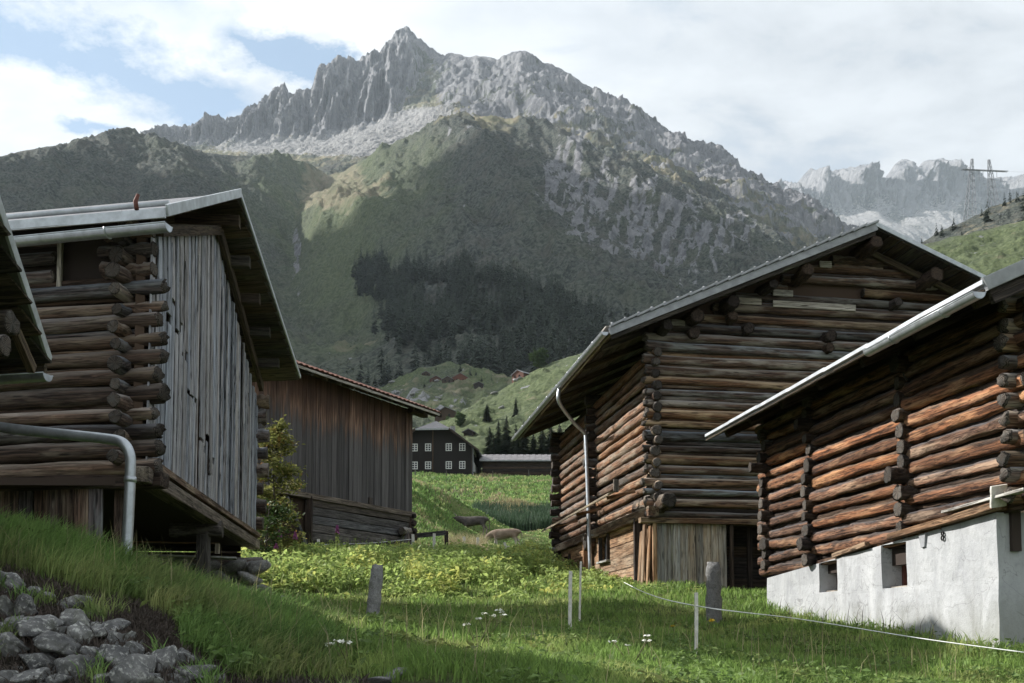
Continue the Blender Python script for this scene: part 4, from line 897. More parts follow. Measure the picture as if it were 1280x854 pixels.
for z in (2.5, 2.9, 3.3, 3.7, 4.1, 4.5, 4.9, 5.3): log(bA, FA(-.5, 9.75, z), FA(.28 + J(.08), 9.75, z), .15, 'log_a', 'log_end', flip=False)
def rocks_mesh(seed, sub=3, sq=(1, 1, 1), rough=.22):
    bm = bmesh.new(); bmesh.ops.create_icosphere(bm, subdivisions=sub, radius=1); r = np.random.default_rng(seed)
    co = np.array([v.co for v in bm.verts]); pl = r.normal(size=(13, 3)); pl /= np.linalg.norm(pl, axis=1)[:, None]; dd = r.uniform(.5, .92, 13)
    s = np.ones(len(co))
    for p, q in zip(pl, dd): s = np.minimum(s, q / np.maximum(co @ p, 1e-3))
    co = co * s[:, None]; n = fbm(co[:, 0] * 2.2 + seed, co[:, 1] * 2.2 + co[:, 2] * 1.7, seed, 4); co *= (1 + rough * .8 * n)[:, None]; co *= np.array(sq)
    for v, c in zip(bm.verts, co): v.co = c
    me = bpy.data.meshes.new('stone'); bm.to_mesh(me); bm.free(); me.polygons.foreach_set('use_smooth', np.ones(len(me.polygons), bool)); return me
_rk = {}
def rock(name, parent, loc, size, mat='stone', sub=3, rot=None):
    key = (mat, sub)
    if key not in _rk:
        _rk[key] = []
        for i in range(9):
            me = rocks_mesh(300 + i, sub, (1, .8 + .2 * random.random(), .62 + .2 * random.random())); me.materials.append(M[mat]); _rk[key].append(me)
    o = link(name, random.choice(_rk[key]), parent)
    R = Matrix.Rotation(rot if rot is not None else J(3.1), 4, 'Z') @ Matrix.Rotation(J(.35), 4, 'X') @ Matrix.Rotation(J(.35), 4, 'Y')
    S = Matrix.Diagonal((size[0], size[1], size[2], 1)); wmat(o, Matrix.Translation(V3(loc)) @ R @ S); return o
for lv in range(6):      # dry stone pier under the far end
    for i in range(6):
        p = FA(-2.6 + i * .55 + (lv % 2) * .25 + J(.08), 8.2 + J(.1), .15 + lv * .25); rock('stone', bA, p, (.36, .34, .24), 'pier_stone', 2)
        if i == 5 and lv < 6:
            for q in range(3): rock('stone', bA, FA(.05 - .0 * lv + J(.06), 8.6 + q * .6, .15 + lv * .25), (.34, .36, .24), 'pier_stone', 2)
prism(bA, 'pier_core', [FA(-3, 8.4, 0), FA(-.1, 8.4, 0), FA(-.1, 8.4, 1.4), FA(-3, 8.4, 1.4)], V3(dA) * 1.6, 'pier_stone')

# ================================================================== roof corner at the far left
E1 = W(62, 447, 10.0); E0 = W(0, 258, 8.2); up_ = (E0 - E1); E2 = E1 + up_ * 2.6; eL2 = unit((-.98, .2, 0)) * 5
bE = thing('log_barn', V3((-7.5, 8.5, gz1(-7.5, 8.5))), 'barn corner at the left picture edge, dark soffit with pale verge and gutter end', 'barn', 'log barns of the hamlet')
slab(bE, 'roof', [E1, E2, E2 + eL2, E1 + eL2], .05, 'roof_sheet')
nE = unit(np.cross(up_, eL2)); nE = nE if nE[2] > 0 else -nE
beam(bE, 'verge_trim', E1 - dz * .02, E2 - dz * .02, .03, .085, 'roof_edge', up=nE, j=.006)
for i in range(12):
    f = (i + .5) / 12; p = E1 * (1 - f) + E2 * f - nE * .075 + unit(eL2) * .03; beam(bE, 'soffit_board', p, p + eL2, .38, .025, 'soffit', up=nE, j=.02)
beam(bE, 'eave_board', E1 - dz * .1 + unit(eL2) * .05, E1 + eL2 - dz * .1, .04, .12, 'soffit')
g0 = W(60, 468, 9.95); gutter(bE, g0, g0 + eL2, .075, brackets=2)
log(bE, W(14, 405, 8.9), W(14, 405, 8.9) + unit(eL2) * 2.5, .12, 'soffit', 'purlin', flip=False); log(bE, W(4, 432, 8.6), W(4, 432, 8.6) + unit(eL2) * 2.5 + dz * .05, .10, 'log_a', 'log_end', flip=False)
beam(bE, 'brace', W(20, 415, 9.2), W(40, 462, 9.6), .07, .1, 'soffit')
wE = unit(eL2) * .62
prism(bE, 'wall', [E1 + wE - dz * .1, E1 + wE * 1 - dz * 3.2, E2 + wE - dz * 6, E2 + wE - dz * .1], V3(eL2) * .9, 'dark_wood')

# ================================================================== red-tiled barn (middle left)
dB = unit((.5618, 1, 0)); nB = np.array([dB[1], -dB[0], 0]); KB = 1.2424; FB0 = Frame(W(512, 690, 33.0), dB, nB); FB = lambda a, b, z: FB0(a, b, z) * KB   # a towards camera, b to the right/back
def beamB(parent, name, p0, p1, wy, wz, mat, **kw): return beam(parent, name, p0, p1, wy * KB, wz * KB, mat, **kw)
bB = thing('plank_barn', V3(FB(-2, -4, 2.0)), 'weathered plank barn with red tiled eave, brown under the roof and grey below', 'barn')
b = -9.0
while b < 0:
    wv = random.uniform(.17, .27); beamB(bB, 'plank', FB(.03 + J(.012), b + wv / 2, 3.94 + J(.05)), FB(.03 + J(.012), b + wv / 2, 7.42), wv * .96, .03, 'plank_b', up=nB, j=.008); b += wv
    if random.random() < .4: beamB(bB, 'cover_strip', FB(.055, b, 3.98 + J(.05)), FB(.055, b, 7.4), .05, .02, 'plank_b', up=nB, j=.02)
for i in range(8):
    z = 2.0 + i * .25; beamB(bB, 'timber', FB(-.02 + J(.015), -5.0, z), FB(-.02 + J(.015), .15, z + J(.02)), .16, .235, 'grey_timber', j=.03)
    log(bB, FB(-.8, .0, z + .1), FB(.22 + J(.05), .0, z + .1), .11, 'dark_wood', 'log_end', flip=False)
prism(bB, 'dark_backing', [FB(-.1, -9, 1.2), FB(-.1, 0, 1.8), FB(-.1, 0, 7.4), FB(-.1, -9, 7.4)], V3(nB) * -.1, 'dark_wood')
prism(bB, 'end_wall', [FB(-.1, .03, 1.5), FB(-5.5, .03, 2.5), FB(-5.5, .03, 7.4), FB(-2.8, .03, 8.5), FB(-.1, .03, 7.3)], V3(dB) * -.1, 'dark_wood')
beamB(bB, 'sill_beam', FB(.03, -9, 3.92), FB(.03, .2, 3.90), .2, .16, 'grey_timber'); beamB(bB, 'post', FB(.02, -5.05, 1.7), FB(.02, -5.05, 3.9), .2, .2, 'dark_wood')
beamB(bB, 'brace', FB(.1, -6.1, 3.75), FB(.15, -5.2, 2.3), .12, .12, 'grey_timber'); beamB(bB, 'corner_post', FB(.06, -.06, 3.0), FB(.06, -.06, 4.0), .1, .1, 'dark_wood')
beamB(bB, 'small_hatch', FB(.09, -2.25, 3.85), FB(.09, -2.25, 4.2), .16, .05, 'dark_wood', up=nB)
eb = lambda a, b, dz_=0: FB(a, b, 7.33 - (a - .75) * .42 + dz_)
slab(bB, 'roof', [eb(.75, -9.6), eb(.75, .62), eb(-2.8, .62), eb(-2.8, -9.6)], .05, 'soffit'); slab(bB, 'roof', [eb(-2.8, -9.6), eb(-2.8, .62), FB(-6.4, .62, 7.2), FB(-6.4, -9.6, 7.2)], .05, 'soffit')
upB = unit(np.array([nB[0] * .42, nB[1] * .42, 1])); nt = 46
tile_me = None
def tile_mesh():
    V = []; Fc = []; n = 7
    for x in (-.5, .5):
        for th in (0, -.12):
            for k in range(n): y = -.5 + k / (n - 1); V.append((x, y, .14 * math.cos(y * 6.0) + th + (.22 if x < 0 else 0)))
    for k in range(n - 1): Fc += [(k, k + 1, 2 * n + k + 1, 2 * n + k), (n + k, 3 * n + k, 3 * n + k + 1, n + k + 1), (k, n + k, n + k + 1, k + 1), (2 * n + k, 2 * n + k + 1, 3 * n + k + 1, 3 * n + k)]
    me = mesh_py('tile', V, Fc, M['tile'], True); return me
tile_me = tile_mesh()
for row in range(6):
    for i in range(nt):
        b0 = -9.55 + 10.15 * (i + .5) / nt; a0 = .82 - row * .3
        place('tile', tile_me, bB, eb(a0, b0, .05 + J(.006)), eb(a0 - .4, b0, .05 + J(.006)), .235 * KB, .13 * KB, up=upB)
for b in np.arange(-8.8, .5, .62): beamB(bB, 'rafter_end', eb(.68, b, -.10), eb(-.3, b, -.10), .1, .12, 'soffit')
beamB(bB, 'purlin', eb(.2, -.3, -.22), eb(.2, .6, -.22), .2, .2, 'dark_wood'); beamB(bB, 'eave_board', eb(.77, -9.5, -.03), eb(.77, .6, -.03), .03, .07, 'pale_board')
beamB(bB, 'verge_board', eb(.78, .64, -.03), eb(-2.8, .64, -.03), .04, .16, 'soffit')

# ------------------------------------------------------------------ finding the ground under a sight line
def ground_hit(u, v, y0=4.5, y1=150):
    r = ray(u, v); ys = np.concatenate([np.linspace(y0, 30, 600), np.linspace(30, y1, 600)]); P = r[None] * (ys / r[1])[:, None]
    h = gz(P[:, 0], P[:, 1]); i = np.argmax(P[:, 2] < h); return np.array([P[i, 0], P[i, 1], h[i]])
def on_ground(u, Y):
    x = (u - CX) / F * Y; return np.array([x, Y, gz1(x, Y)])
def layer_pt(L, u, v):
    d = (L['u'] - u) ** 2 + (L['v'] - v) ** 2; i = np.unravel_index(np.argmin(d), d.shape); return L['P'][i].copy()

# ================================================================== grass and weeds
def blades(name, P, H, Wd, lean, mat, curl=.5, seed=0):
    """curved two-segment blades"""
    r = np.random.default_rng(seed); n = len(P); a = r.uniform(0, 2 * np.pi, n); la = r.uniform(0, 2 * np.pi, n)
    side = np.stack([np.cos(a), np.sin(a), 0 * a], -1) * (Wd / 2)[:, None]; ld = np.stack([np.cos(la), np.sin(la), 0 * la], -1) if np.ndim(lean) < 2 else lean
    le = (r.uniform(.15, 1, n) * curl * H)[:, None]; up = np.array([0, 0, 1.])[None] * H[:, None]
    p0 = P - up * .06; p1 = P + up * .55 + ld * le * .3; p2 = P + up * .92 + ld * le
    V = np.stack([p0 - side, p0 + side, p1 - side * .75, p1 + side * .75, p2], 1).reshape(-1, 3); i = np.arange(n)[:, None] * 5
    T = np.concatenate([i + [0, 1, 3], i + [0, 3, 2], i + [2, 3, 4]], 0); tint = np.repeat(np.clip(r.normal(.5, .22, n) + .45 * fbm(P[:, 0] * 1.1, P[:, 1] * 1.1, 171, 4), 0, 1), 5)
    return link(name, mesh_np(name, V, None, M[mat], True, dict(tint=tint), T))
def sample(n, y0, y1, u0=-80, u1=1360, seed=1):
    r = np.random.default_rng(seed); Yp = np.exp(r.uniform(math.log(y0), math.log(y1), n)); u = r.uniform(u0, u1, n); Xp = (u - CX) / F * Yp
    Zp = gz(Xp, Yp); uu, vv = proj(np.stack([Xp, Yp, Zp], -1)); return np.stack([Xp, Yp, Zp], -1), uu, vv, r
def inside(P, Fr, a0, a1, b0, b1):
    q = P[:, :2] - Fr.O[:2]; a = q @ Fr.e[:2]; b = q @ Fr.d[:2]; return (a > a0) & (a < a1) & (b > b0) & (b < b1)
def built(P): return inside(P, FD, 0.03, 9, .03, 6.6) | inside(P, FC, .05, 10.5, .1, 10.5) | inside(P, FA, -8, -.6, 1.0, 9.5)
bankw = lambda u, Y: np.clip((400 - u) / 130, 0, 1) * np.clip((15 - Y) / 3, 0, 1)
low_edge = lambda u: np.interp(u, [300, 330, 420, 520, 640, 720, 790, 840, 900, 960], [738, 742, 748, 752, 750, 748, 740, 742, 744, 760])
P, u, v, r = sample(150000, 5.2, 36, seed=11)
ok = ~built(P) & (bareness(P[:, 0], P[:, 1]) < .35 + .25 * r.random(len(P))); P, u, v = P[ok], u[ok], v[ok]
bw = bankw(u, P[:, 1]); cl = fbm(P[:, 0] * .7, P[:, 1] * .7, 141, 4); Hh = (.06 + .07 * r.random(len(P)) + .09 * np.clip(cl, 0, 1)) * (1 + .012 * P[:, 1])
Hh *= np.where((P[:, 0] > 1.0) & (P[:, 1] < 16), .72, 1)
sel = bw > r.random(len(P)) * .9 + .05
wd = lambda Y, k: (.0045 + .00072 * Y) * k
tag(blades('meadow_grass', P[~sel], Hh[~sel], wd(P[~sel, 1], r.uniform(.8, 1.5, (~sel).sum())), 0, 'grass', .7, 3), 'short green meadow grass covering the ground between the barns', 'grass', kind='stuff')
n = sel.sum(); Hb = (.10 + .16 * r.random(n)) * (.6 + .5 * np.clip(1 + cl[sel], .3, 1.5)); ldir = np.stack([.75 + .4 * r.normal(size=n), -.65 + .4 * r.normal(size=n), -.2 + 0 * Hb], -1)
tag(blades('bank_grass', P[sel], Hb, wd(P[sel, 1], r.uniform(.7, 1.2, n)), ldir, 'grass_dark', 1.0, 4), 'long drooping grass hanging over the stone bank', 'grass', kind='stuff')
P, u, v, r = sample(22000, 5.4, 12.5, -60, 420, seed=12); ok = (bareness(P[:, 0], P[:, 1]) < .3) & ~built(P); P, u = P[ok], u[ok]; n = len(P)
Hb = (.08 + .18 * r.random(n)) * (1 + .6 * np.clip(fbm(P[:, 0] * 1.3, P[:, 1] * 1.3, 177, 3), -.6, 1)); ldir = np.stack([.8 + .4 * r.normal(size=n), -.7 + .4 * r.normal(size=n), -.35 + 0 * Hb], -1)
tag(blades('bank_grass', P, Hb, wd(P[:, 1], .8 + .3 * r.random(n)), ldir, 'grass_dark', 1.15, 5), 'upper tufts of long grass along the crest of the bank', 'grass', kind='stuff')
# dead moss and dry stems on the bare earth of the bank
P, u, v, r = sample(60000, 5.2, 8, -60, 460, seed=13); b_ = bareness(P[:, 0], P[:, 1]); ok = (b_ > .15) & (r.random(len(P)) < .30 + .5 * box_(u, v, 215, 785, 60, 34)); P = P[ok]
tag(blades('dry_bank_stems', P, .03 + .05 * r.random(len(P)), .006 + .004 * r.random(len(P)), 0, 'dry_dark', 1.2, 6) if 'dry_dark' in M else blades('dry_bank_stems', P, .03 + .06 * r.random(len(P)), .007 + .004 * r.random(len(P)), 0, 'bark', 1.2, 6), 'dead brown stems on the earth of the bank', 'dead grass', kind='stuff')
P, u, v, r = sample(30000, 5.0, 8, -60, 460, seed=33); b_ = bareness(P[:, 0], P[:, 1]); ok = (b_ > .3) & (fbm(P[:, 0] * 3.2, P[:, 1] * 3.2, 191, 3) > .36 + .3 * r.random(len(P))); P = P[ok]
tag(blades('stone_gap_grass', P, .05 + .11 * r.random(len(P)), .008 + .004 * r.random(len(P)), 0, 'grass_dark', .9, 34), 'green tufts growing between the stones of the bank', 'grass', kind='stuff')
# long stalks and seed heads
P, u, v, r = sample(1500, 6, 30, seed=14); ok = ~built(P) & (bareness(P[:, 0], P[:, 1]) < .3) & (fbm(P[:, 0] * .5, P[:, 1] * .5, 143, 3) > .02); P = P[ok]
tag(blades('grass_stalks', P, .25 + .3 * r.random(len(P)), wd(P[:, 1], .55), 0, 'straw', .5, 7), 'thin pale seed stalks standing above the meadow', 'grass', kind='stuff')

def leaves(name, C, size, mat, seed=0, up=.5, fold=.3, aspect=.55):
    """bent diamond leaves"""
    r = np.random.default_rng(seed); n = len(C); d = r.normal(size=(n, 3)); d[:, 2] = np.abs(d[:, 2]) * up; d /= np.linalg.norm(d, axis=1)[:, None]
    s = np.cross(d, r.normal(size=(n, 3)) * .5 + [0, 0, 1]); s /= np.linalg.norm(s, axis=1)[:, None] + 1e-9; nn = np.cross(s, d); size = np.asarray(size)[:, None]
    a = C - d * size * .5; b = C + d * size * .5 - nn * size * .12; l = C + s * size * aspect * .5 + nn * size * fold * .25; q = C - s * size * aspect * .5 + nn * size * fold * .25
    V = np.stack([a, l, b, q], 1).reshape(-1, 3); i = np.arange(n)[:, None] * 4; T = np.concatenate([i + [0, 1, 2], i + [0, 2, 3]], 0)
    return mesh_np(name, V, None, M[mat], False, dict(tint=np.repeat(np.clip(r.normal(.5, .24, n), 0, 1), 4)), T)
# broad-leaved weeds in the sunny hollow
P, u, v, r = sample(30000, 17, 37, 300, 990, seed=15)
e_ = low_edge(u) + 7 * fbm(P[:, 0] * .9, P[:, 1] * .9, 145, 3); dens = np.clip((e_ - v) / 4, 0, 1) * np.where(u > 760, np.clip((905 - u) / 120, .0, 1) * .75 * (v > 690), 1) * np.clip((37 - P[:, 1]) / 3, 0, 1) * np.where(u > 690, .6, 1)
cl = fbm(P[:, 0] * .8, P[:, 1] * .8, 147, 4); ok = (r.random(len(P)) < dens * (.55 + 1.3 * cl)) & ~built(P); P = P[ok]; cl = cl[ok]; ee = np.clip((e_[ok] - v[ok]) / 14, .25, 1)
hs = (.34 + .30 * np.clip(cl + .4, 0, 1)) * ee * np.where(u[ok] > 680, np.clip(1 - (u[ok] - 680) / 60, .45, 1), 1); k_ = 5; C = np.repeat(P, k_, 0); hh = np.repeat(hs, k_) * r.uniform(.15, 1.05, len(C)); C = C + np.stack([r.normal(0, .09, len(C)), r.normal(0, .09, len(C)), hh], -1); hs = hs * np.where(r.random(len(hs)) < .06, 1.7, 1)
tag(link('broad_weeds', leaves('broad_weeds', C, .05 + .16 * r.random(len(C)) ** 1.6, 'weed', 3, .7)), 'bright broad-leaved weeds filling the sunny hollow between the barns', 'weeds', kind='stuff')
st = r.random(len(P)) < .6; tag(blades('weed_stems', P[st], hs[st] * 1.1, .012 + 0 * hs[st], 0, 'grass', .3, 8), 'upright stems among the broad-leaved weeds', 'weeds', kind='stuff')
P, u, v, r = sample(15000, 5.6, 24, seed=25); ok = ~built(P) & (bareness(P[:, 0], P[:, 1]) < .3) & (fbm(P[:, 0] * .8, P[:, 1] * .8, 181, 4) > .05 + .3 * r.random(len(P))); P = P[ok]
C = np.repeat(P, 5, 0) + np.stack([r.normal(0, .06, len(P) * 5), r.normal(0, .06, len(P) * 5), .02 + .12 * r.random(len(P) * 5)], -1)
tag(link('meadow_herbs', leaves('meadow_herbs', C, .035 + .05 * r.random(len(C)), 'weed_dark', 26, .6)), 'small clover and dock leaves mixed into the meadow grass', 'herbs', kind='stuff')
Q = np.array([FD(-.05 - .35 * abs(r.normal()), bb, 0) for bb in r.uniform(-1.5, 6.8, 1500)]); Q[:, 2] = gz(Q[:, 0], Q[:, 1]); tag(blades('wall_foot_grass', Q, .08 + .2 * r.random(len(Q)) ** 2, .012 + .006 * r.random(len(Q)), 0, 'grass', .7, 27), 'taller grass along the foot of the plastered wall', 'grass', kind='stuff')
Q = Q[:26]; tag(blades('wall_foot_stalks', Q, .3 + .25 * r.random(len(Q)), .012 + 0 * Q[:, 0], 0, 'bark', .5, 28), 'dark seed stalks standing before the plastered wall', 'grass', kind='stuff')
# rougher pasture further up: tussocks
P, u, v, r = sample(90000, 37, 150, 400, 760, seed=16); ok = ~built(P); P, u, v = P[ok], u[ok], v[ok]; cl = fbm(P[:, 0] * .25, P[:, 1] * .25, 149, 4)
Hp = (.10 + .16 * r.random(len(P)) + .2 * np.clip(cl, 0, 1)) * (.7 + .006 * P[:, 1]); Hp *= np.where((u > 565) & (P[:, 1] > 44) & (P[:, 1] < 80), .4, 1); dry = (fbm(P[:, 0] * .16, P[:, 1] * .16, 31, 4) * 1.3 > .35 + .5 * r.random(len(P)))
tag(blades('pasture_grass', P[~dry], Hp[~dry], .0016 * P[~dry, 1] * r.uniform(.6, 1.5, (~dry).sum()), 0, 'grass_dark', .8, 9), 'rough green pasture grass on the slope behind the barns', 'grass', kind='stuff')
tag(blades('dry_pasture_grass', P[dry], Hp[dry], .0014 * P[dry, 1], 0, 'straw', .8, 10), 'pale dry grass streaks in the pasture', 'grass', kind='stuff')
P, u, v, r = sample(9000, 78, 90, 592, 700, seed=17); tag(blades('reeds', P, .9 + .7 * r.random(len(P)), .05 + .05 * r.random(len(P)), 0, 'reed', .25, 11), 'dark tall reeds in the wet hollow behind the cows', 'reeds', kind='stuff')
P, u, v, r = sample(3200, 86, 92, 602, 678, seed=18); P[:, 2] += .5 * np.exp(-((u - 640) / 30) ** 2); tag(blades('dry_grass_mound', P, .3 + .4 * r.random(len(P)), .09 + 0 * P[:, 0], 0, 'straw', 1., 12), 'low mound of pale dry grass behind the dark reeds', 'dry grass', kind='stuff')
P, u, v, r = sample(1800, 42, 47, 556, 608, seed=19); tag(blades('pale_grass_tuft', P, .35 + .45 * r.random(len(P)), .014 + 0 * P[:, 0], 0, 'straw', .9, 13), 'tuft of bleached grass by the wire fence posts', 'dry grass', kind='stuff')

# ================================================================== stones
bank = thing('stone_bank', V3(ground_hit(120, 800)), 'tumbled bank of grey lichen-spotted field stones under the long grass', 'stone bank')
for (su, sv, sw, sh) in [(14,727,32,24),(41,739,21,17),(3,764,30,26),(31,760,38,27),(46,786,56,25),(90,776,48,23),(92,757,36,14),(136,787,46,17),(101,797,40,26),(15,811,42,27),(66,806,60,29),(142,804,29,19),(119,815,28,22),(170,817,30,22),(143,824,44,28),
    (93,835,48,48),(46,829,48,26),(34,846,42,26),(168,840,64,30),(209,824,40,30),(232,825,34,18),(245,842,60,26),(192,852,34,16),(203,838,14,12),(131,853,24,14),(4,848,32,24),(77,790,22,14),(60,748,20,12),(118,786,16,14),(20,782,26,18),(4,790,22,20),(70,852,30,18),(160,796,20,14),(122,836,18,14),(228,850,24,14),(272,852,30,18)]:
    p = ground_hit(su, sv + sh * .30); k = p[1] / F
    rock('stone', bank, p + np.array([0, 0, sh * .18 * k]), (sw * .68 * k, sw * .6 * k, sh * .80 * k * 1.25), 'stone', 4)
for i in range(110):   # smaller stones and chips filling the gaps
    fu_ = random.uniform(-10, 285); fv_ = random.uniform(float(np.interp(fu_, [0, 60, 130, 215, 300], [722, 748, 772, 815, 850])), 866); p = ground_hit(fu_, fv_); q_ = random.uniform(6, 17) * p[1] / F
    rock('stone', bank, p, (q_ * .6, q_ * .5, q_ * .45), 'stone', 3)
for i in range(30):  # stones on the near foot of the bank, below the picture edge
    p = np.array([random.uniform(-4.2, -1.2), random.uniform(4.6, 5.5), 0]); p[2] = gz1(p[0], p[1]); s = random.uniform(.06, .15); rock('stone', bank, p, (s * 1.2, s, s * .8), 'stone', 2)
for su, sv, sw, sh, lab in [(316, 818, 40, 20, 'pale grey boulder sunk in the grass at the end of the bank'), (336, 817, 26, 14, 'small pale stone beside the sunk boulder at the end of the bank'), (384, 822, 34, 14, 'flat grey stone half hidden in the grass right of the bank'),
    (350, 749, 46, 14, 'whitish weathered stone lying at the foot of the dry stone pier'), (470, 850, 54, 14, 'flat stone slab in the grass at the bottom edge of the picture'), (494, 842, 40, 14, 'rounded stone behind the flat slab at the bottom edge'), (296, 816, 24, 16, 'whitish stone lowest at the end of the tumbled bank'), (560, 822, 14, 5, 'thin pale stone flake lying in the open meadow')]:
    p = ground_hit(su, sv + sh * .35); k = p[1] / F; o = rock('boulder', None, p + np.array([0, 0, sh * .12 * k]), (sw * .55 * k, sw * .45 * k, sh * .75 * k), 'granite', 3); tag(o, lab, 'boulder')

# ================================================================== posts and fences
def granite_post(u0, v0, u1, v1, wpx, lab, seed):
    p = ground_hit(u0, v0); q = W(u1, v1, p[1]); k = p[1] / F; r_ = np.random.default_rng(seed); V = []; n = 9; L = q - p; w_ = wpx * k / 2
    for i in range(14):
        f = i / 13; c = p - np.array([0, 0, .15]) + (L + np.array([0, 0, .15])) * f; ww = w_ * (1.12 - .2 * f) * (1 + r_.normal(0, .05)) * (.82 if i == 13 else 1)
        for j in range(n):
            a = 2 * math.pi * j / n + .3; qn = (abs(math.cos(a)) ** 4 + abs(math.sin(a)) ** 4) ** -.25; ra = ww * (.4 + .6 * qn) * (1 + r_.normal(0, .05)); V.append((c[0] + math.cos(a) * ra, c[1] + math.sin(a) * ra * .8, c[2] + r_.normal(0, .012)))
    Fc = [(i * n + j, i * n + (j + 1) % n, (i + 1) * n + (j + 1) % n, (i + 1) * n + j) for i in range(13) for j in range(n)] + [tuple(range(n))[::-1], tuple(13 * n + j for j in range(n))]
    o = link('granite_post', mesh_py('granite_post', [np.array(x) - p for x in V], Fc, M['granite'], True)); o.location = p; return tag(o, lab, 'stone post', 'granite fence posts')
granite_post(464, 779, 472, 706, 17, 'leaning granite fence post standing alone in the meadow', 1)
gp = granite_post(892, 781, 892, 703, 19, 'upright granite fence post in front of the faded plank door', 2)
o = rock('rock', None, np.array(gp.location) + np.array([-.02, 0, 1.02]), (.09, .06, .09), 'granite', 2); o.parent = gp; o.matrix_basis = Matrix.Translation((-.02, 0, 1.02)) @ Matrix.Diagonal((.1, .08, .11, 1)); o.name = 'knob'
def stake(u0, v0, u1, v1, wpx, lab, Y=None, mat='pale_stake', group='pale fence stakes'):
    p = ground_hit(u0, v0) if Y is None else on_ground(u0, Y); q = W(u1, v1, p[1]); k = p[1] / F
    o = beam(None, 'fence_stake', p - np.array([0, 0, .12]), q, wpx * k, wpx * k * .8, mat, j=.06, seg=6); tag(o, lab, 'fence stake', group); return p, q
s1 = stake(870, 821, 870.5, 741, 4.2, 'white fence stake with the rope, in the grass before the granite post')
s2 = stake(712, 785, 713, 714, 4.4, 'pale grey stake in shadow left of the plank door'); s3 = stake(724, 780, 726, 702, 2.6, 'thin grey rod just right of the pale grey stake in shadow')
for i, (u0, u1, vt, Y, lab) in enumerate([(516, 516, 668, 39, 'white stake by the leaning board at the end of the plank barn'), (542.5, 542.5, 667, 39.4, 'white stake in front of the short plank fence'), (580, 580, 671, 44, 'white stake half hidden in the bleached tuft'), (597, 597, 672, 44, 'white stake just right of the bleached grass tuft'), (609, 609, 677, 46, 'faint short stake left of the grazing pale cow'), (635, 631, 678, 36, 'white stake tilted to the left in front of the pale cow'), (398, 398, 674, 33.8, 'white stake before the timber base of the plank barn')]):
    stake(u0, 0, u1, vt, 3.4 if i != 4 else 2.2, lab, Y)
def rope(name, pts, lab, r=.0065):
    o = tube(None, name, smooth_path(pts, 6), r, 'rope', 6); return tag(o, lab, 'fence rope')
rA = W(780, 728, 22.3); rB = s1[1] + np.array([0, -.03, -.14]); rC = W(1000, 774, 12.6); rD = W(1150, 798, 11.3); rE = W(1290, 817, 10.4)
rope('fence_rope', [rA, (rA + rB) / 2 - np.array([0, 0, .06]), rB, rC, rD, rE], 'white electric fence rope running along the plastered barn'); 
for du, (ua, va, Ya), (ub, vb, Yb), lab in [(0, (633, 683, 36), (700, 684.5, 34), 'upper white fence wire stretched to the barn corner'), (0, (597, 695, 44), (698, 695, 34), 'lower white fence wire along the pasture edge'), (0, (398, 681, 33.8), (516, 674, 39), 'fence wire in front of the timber barn base')]:
    a_, b2 = W(ua, va, Ya), W(ub, vb, Yb); rope('fence_wire', [a_, (a_ + b2) / 2 - np.array([0, 0, .05]), b2], lab, .010)
pf = thing('plank_fence', V3(on_ground(537, 40.5)), 'short weathered plank fence at the corner of the plank barn', 'fence')
q0, q1 = on_ground(516, 41), on_ground(558, 41.2)
beam(pf, 'post', q1 - np.array([0, 0, .2]), W(558, 664, 41.2), .16, .16, 'dark_wood'); beam(pf, 'rail', W(517, 670, 41), W(557, 666, 41), .05, .2, 'grey_timber'); beam(pf, 'rail', W(519, 686, 41), W(556, 691, 41), .06, .34, 'grey_timber', j=.05)
beam(pf, 'leaning_board', on_ground(501, 39.8), W(507, 664, 40.3), .26, .05, 'grey_timber'); beam(pf, 'leaning_board', on_ground(509, 39.6), W(511, 668, 40.2), .15, .05, 'grey_timber')
lg = log(None, W(503, 664, 40.0), W(516, 666, 41.4), .17, 'log_gable', 'log', flip=False); tag(lg, 'short round log stub sticking out behind the leaning boards', 'log')
# ------------------------------------------------------------------ pipe leading the rain water away
pp = [W(-70, 468, 9.4), W(-66, 500, 9.1), W(-40, 524, 8.9), W(0, 534, 8.85), W(70, 542, 8.8), W(128, 548, 8.75)]; pe = [W(152, 553, 8.7), W(162, 568, 8.7), W(163, 590, 8.7), W(161, 640, 8.7), W(157, 715, 8.7)]
o = tag(tube(None, 'drain_pipe', smooth_path(pp + pe, 6), .047, 'metal', 14), 'galvanised rain pipe crossing the log wall and bending down to the grass', 'pipe')
V_, F_c = tube_np([W(163, 596, 8.7), W(162.6, 603, 8.7)], .053, 14); link('pipe_socket', mesh_py('pipe_socket', [v - V3(o.location) for v in V_], F_c, M['metal'], True), o)

# ================================================================== flowers
def fireweed(u, vt, Y, lab, bloom=True):
    p = on_ground(u, Y); q = W(u + J(1.5), vt, Y); t = thing('fireweed', V3(p), lab, 'flower', 'fireweeds at the edge of the weeds' if bloom else 'faded fireweed stalks'); L = q - p
    tube(t, 'stem', [p, p + L * .5 + np.array([J(.03), J(.03), 0]), q], [.012, .01, .004], 'bushstem', 5)
    C = []; 
    for i in range(70): f = random.uniform(.3, .82); a = random.uniform(0, 6.28); C.append(p + L * f + np.array([math.cos(a), math.sin(a), .2]) * .07 * (1.2 - f))
    link('leaf', leaves('leaf', np.array(C) - p, np.full(len(C), .12), 'weed', random.randint(0, 999), .3, aspect=.25), t)
    if bloom:
        C = [p + L * f + np.array([math.cos(a), math.sin(a), 0]) * .055 * (1.04 - f) / .25 for f, a in [(random.uniform(.80, 1.0), random.uniform(0, 6.28)) for _ in range(110)]]
        link('flower_spike', leaves('flower_spike', np.array(C) - p, np.full(len(C), .055), 'pink', random.randint(0, 999), .6, aspect=.9), t)
    return t
